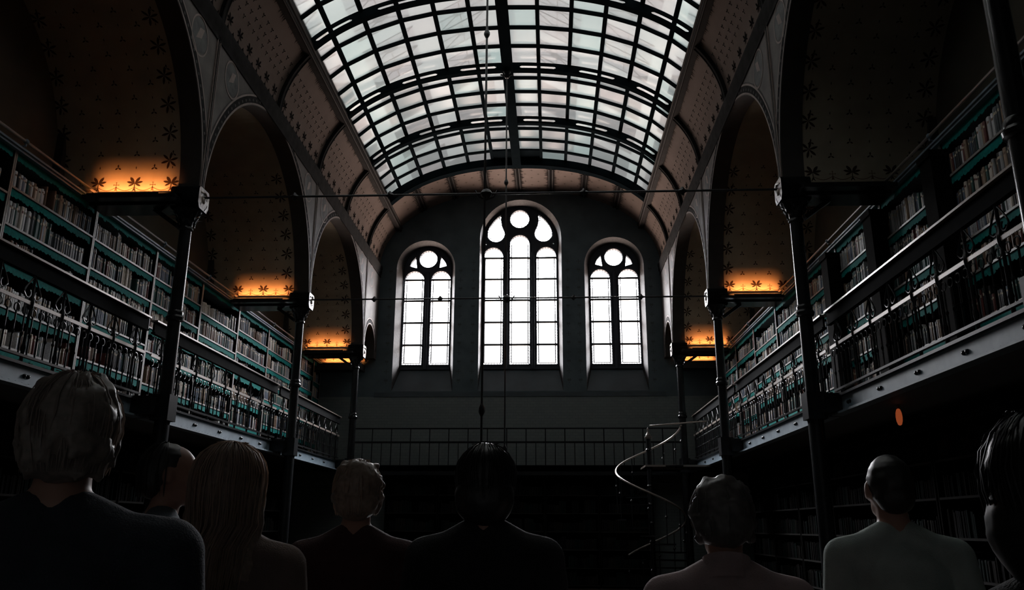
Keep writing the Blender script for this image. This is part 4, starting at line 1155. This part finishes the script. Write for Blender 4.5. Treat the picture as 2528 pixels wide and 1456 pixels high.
    for i in range(nst):
        a = rs.uniform(-PI * 1.05, PI * .05); ca, sa = math.cos(a), math.sin(a); r0 = rs.uniform(.0, .05)
        q = rs.uniform(.95, 1.06)
        P = [(r0 * ca, -.01 + r0 * sa, 1.778)]
        for k in range(1, 7):
            t_ = k / 6; ang = t_ * 1.7; rr = math.sin(min(ang, PI / 2)) * .092 * q
            P.append((rr * hw * ca + rs.uniform(-.003, .003), -.012 + rr * 1.12 * sa, 1.67 + .108 * math.cos(ang) * q))
        if hair == 'long':
            e = P[-1]
            for k in range(1, 6): P.append((e[0] * (1 - .12 * k * .4) + rs.uniform(-.006, .006), e[1] - .012 * k, e[2] - .065 * k))
        elif hair == 'x': P.append((P[-1][0] * 1.2, P[-1][1] * 1.15, P[-1][2] - .01)); P.append((P[-1][0] * 1.1, P[-1][1] * 1.05, P[-1][2] + .02))
        else:
            e = P[-1]
            for k in range(1, 4): P.append((e[0] * (1 - .07 * k) + rs.uniform(-.004, .004), e[1] * (1 - .03 * k), e[2] - .03 * k))
        strands.tube([hp(p_) if p_[2] > 1.5 else V(p_) for p_ in P], [.0016] * (len(P) - 1) + [.0004], 4)
    ho = child('hair', h, hm, .0085, None, 2, .006 if hair in ('long', 'curly', 'tousled') else .003)
    sm = mat('strand_%d' % int(1000 * sum(hairc)), tuple(min(.8, q * 1.8) for q in hairc), .45, 0, 0, 1, .6)  # strands paler than the hair, rim light put into their colour
    if nst and 'thin' not in sm:
        sm['thin'] = 1; n_ = sm.node_tree; tr = n_.nodes.new('ShaderNodeBsdfTranslucent'); tr.inputs['Color'].default_value = (*[min(.9, q * 2.4) for q in hairc], 1)
        mx = n_.nodes.new('ShaderNodeMixShader'); mx.inputs[0].default_value = .5; o_ = [q for q in n_.nodes if q.type == 'OUTPUT_MATERIAL'][0]
        n_.links.new(n_.nodes['Principled BSDF'].outputs[0], mx.inputs[1]); n_.links.new(tr.outputs[0], mx.inputs[2]); n_.links.new(mx.outputs[0], o_.inputs['Surface'])
    so = strands.build('strands', sm, ho) if nst else None
    return T
def at(u, d):                                                # hall position of an image column at a given distance
    r = r2 * ((u - 1264) / f) + fwd * 1.0
    k = d / r.y
    return r.x * k, d
def put(label, u, v, d, **k):
    r = r2 * ((u - 1264) / f) - u2 * ((v - 728) / f) + fwd; q = d / r.y
    return person(label, r.x * q, d, r.z * q, **k)
put('person with short grey hair and a blue-grey jacket, biggest figure at lower left', 197, 920, 1.72, yaw=.3, head_yaw=.2, hair='tousled', hairc=(.2, .17, .15), top=(.03, .035, .045), topname='dark jacket', build=1.12, headw=1.04)
put('person in a pale jacket turned to the right behind the grey-haired figure', 425, 1090, 3.3, yaw=-.9, head_yaw=-.3, hair='short', hairc=(.03, .03, .03), top=(.11, .13, .15), topname='pale jacket')
put('person with long light brown hair falling over the shoulders, standing lower left of centre', 575, 1090, 2.5, yaw=.15, head_yaw=.2, hair='long', hairc=(.27, .21, .17), top=(.2, .15, .13), topname='light top', headw=1.22, build=.97)
put('person with tousled curly brown hair, standing left of the middle', 888, 1134, 3.2, yaw=.1, head_yaw=.05, hair='curly', hairc=(.3, .2, .15), top=(.06, .03, .03), topname='dark red top', headw=1.02)
put('person with dark round head of hair standing below the middle window', 1200, 1094, 2.8, hair='bob', hairc=(.018, .018, .018), top=(.018, .018, .02), topname='black jacket', hair_gloss=.3, headw=1.1)
put('person with wavy short hair and a pink collared shirt, right of the spiral stair', 1778, 1172, 2.5, yaw=-.15, headw=1.08, tilt=-.3, hair='curly', hairc=(.1, .09, .085), top=(.4, .3, .3), topname='pink collared shirt', collar=True, hair_gloss=.3)
put('person with shaved head and grey-green crew neck shirt at lower right', 2185, 1120, 3.2, yaw=-.1, head_yaw=.05, hair='shaved', hairc=(.015, .014, .013), top=(.36, .42, .39), topname='grey-green shirt')
put('person in black standing at the right edge, partly cut off by the frame', 2560, 1010, 1.25, yaw=-.5, head_yaw=-.15, hair='bob', hairc=(.012, .012, .012), top=(.012, .012, .013), topname='black coat', hair_gloss=.3)

# ================================================================== LIGHT
W = bpy.data.worlds.new('overcast_sky'); sc.world = W; W.use_nodes = True; nt = W.node_tree
bg = nt.nodes['Background']
tc = nt.nodes.new('ShaderNodeTexCoord'); sp_ = nt.nodes.new('ShaderNodeSeparateXYZ'); nt.links.new(tc.outputs['Generated'], sp_.inputs[0])
def mrange(src, a, b, c, d):
    n = nt.nodes.new('ShaderNodeMapRange'); n.interpolation_type = 'SMOOTHSTEP'
    n.inputs['From Min'].default_value = a; n.inputs['From Max'].default_value = b; n.inputs['To Min'].default_value = c; n.inputs['To Max'].default_value = d
    nt.links.new(src, n.inputs['Value']); return n.outputs['Result']
# an overcast sky, dull behind the hall, bright over the open yard in front of the windows; the sunlit yard below is warm
SKY_TOP, SKY_BACK, FR_LOW, FR_HIGH, YARD = 1.3, .3, 3.0, 120.0, 27.0
def mth(op, a, b):
    n = nt.nodes.new('ShaderNodeMath'); n.operation = op
    for k, q in enumerate((a, b)):
        if isinstance(q, (int, float)): n.inputs[k].default_value = q
        else: nt.links.new(q, n.inputs[k])
    return n.outputs[0]
front = mrange(sp_.outputs['Y'], .3, .5, 0, 1)
sky = mth('ADD', mrange(sp_.outputs['Z'], .05, .4, SKY_BACK, SKY_TOP), mth('MULTIPLY', front, mth('ADD', FR_LOW, mth('MULTIPLY', mrange(sp_.outputs['Z'], .18, .48, 0, FR_HIGH), mrange(sp_.outputs['Z'], .62, .76, 1, 0)))))
yard = mth('MULTIPLY', front, mrange(sp_.outputs['Z'], -.06, -.3, 0, YARD))
def bgnode(col, st):
    b_ = nt.nodes.new('ShaderNodeBackground'); b_.inputs['Color'].default_value = (*col, 1); nt.links.new(st, b_.inputs['Strength']); return b_
b1 = bgnode((.98, .98, 1.0), sky); b2 = bgnode((1.0, .76, .62), yard)
sh = nt.nodes.new('ShaderNodeAddShader'); nt.links.new(b1.outputs[0], sh.inputs[0]); nt.links.new(b2.outputs[0], sh.inputs[1])
nt.links.new(sh.outputs[0], [n for n in nt.nodes if n.type == 'OUTPUT_WORLD'][0].inputs['Surface']); nt.nodes.remove(bg)
for w in WINS:
    L = bpy.data.lights.new('window_portal', 'AREA'); L.shape = 'RECTANGLE'; L.size = 2 * w['hw'] + .1; L.size_y = w['top'] - zgl + .1; L.cycles.is_portal = True
    o = bpy.data.objects.new('window_portal', L); COL.objects.link(o); o.location = (w['c'], YG + .2, (w['top'] + zgl) / 2); o.rotation_euler = (-PI / 2, 0, 0)

for o in list(sc.objects):
    if o.parent is None: o.location.z += LIFT

vs = sc.view_settings; vs.view_transform = 'Standard'; vs.look = 'None'; vs.gamma = 1; vs.use_curve_mapping = False; vs.exposure = 0
c = sc.cycles; c.max_bounces = 6; c.diffuse_bounces = 3; c.adaptive_threshold = .02; c.glossy_bounces = 3; c.transmission_bounces = 6; c.transparent_max_bounces = 8
c.sample_clamp_indirect = 4; c.caustics_reflective = False; c.caustics_refractive = False
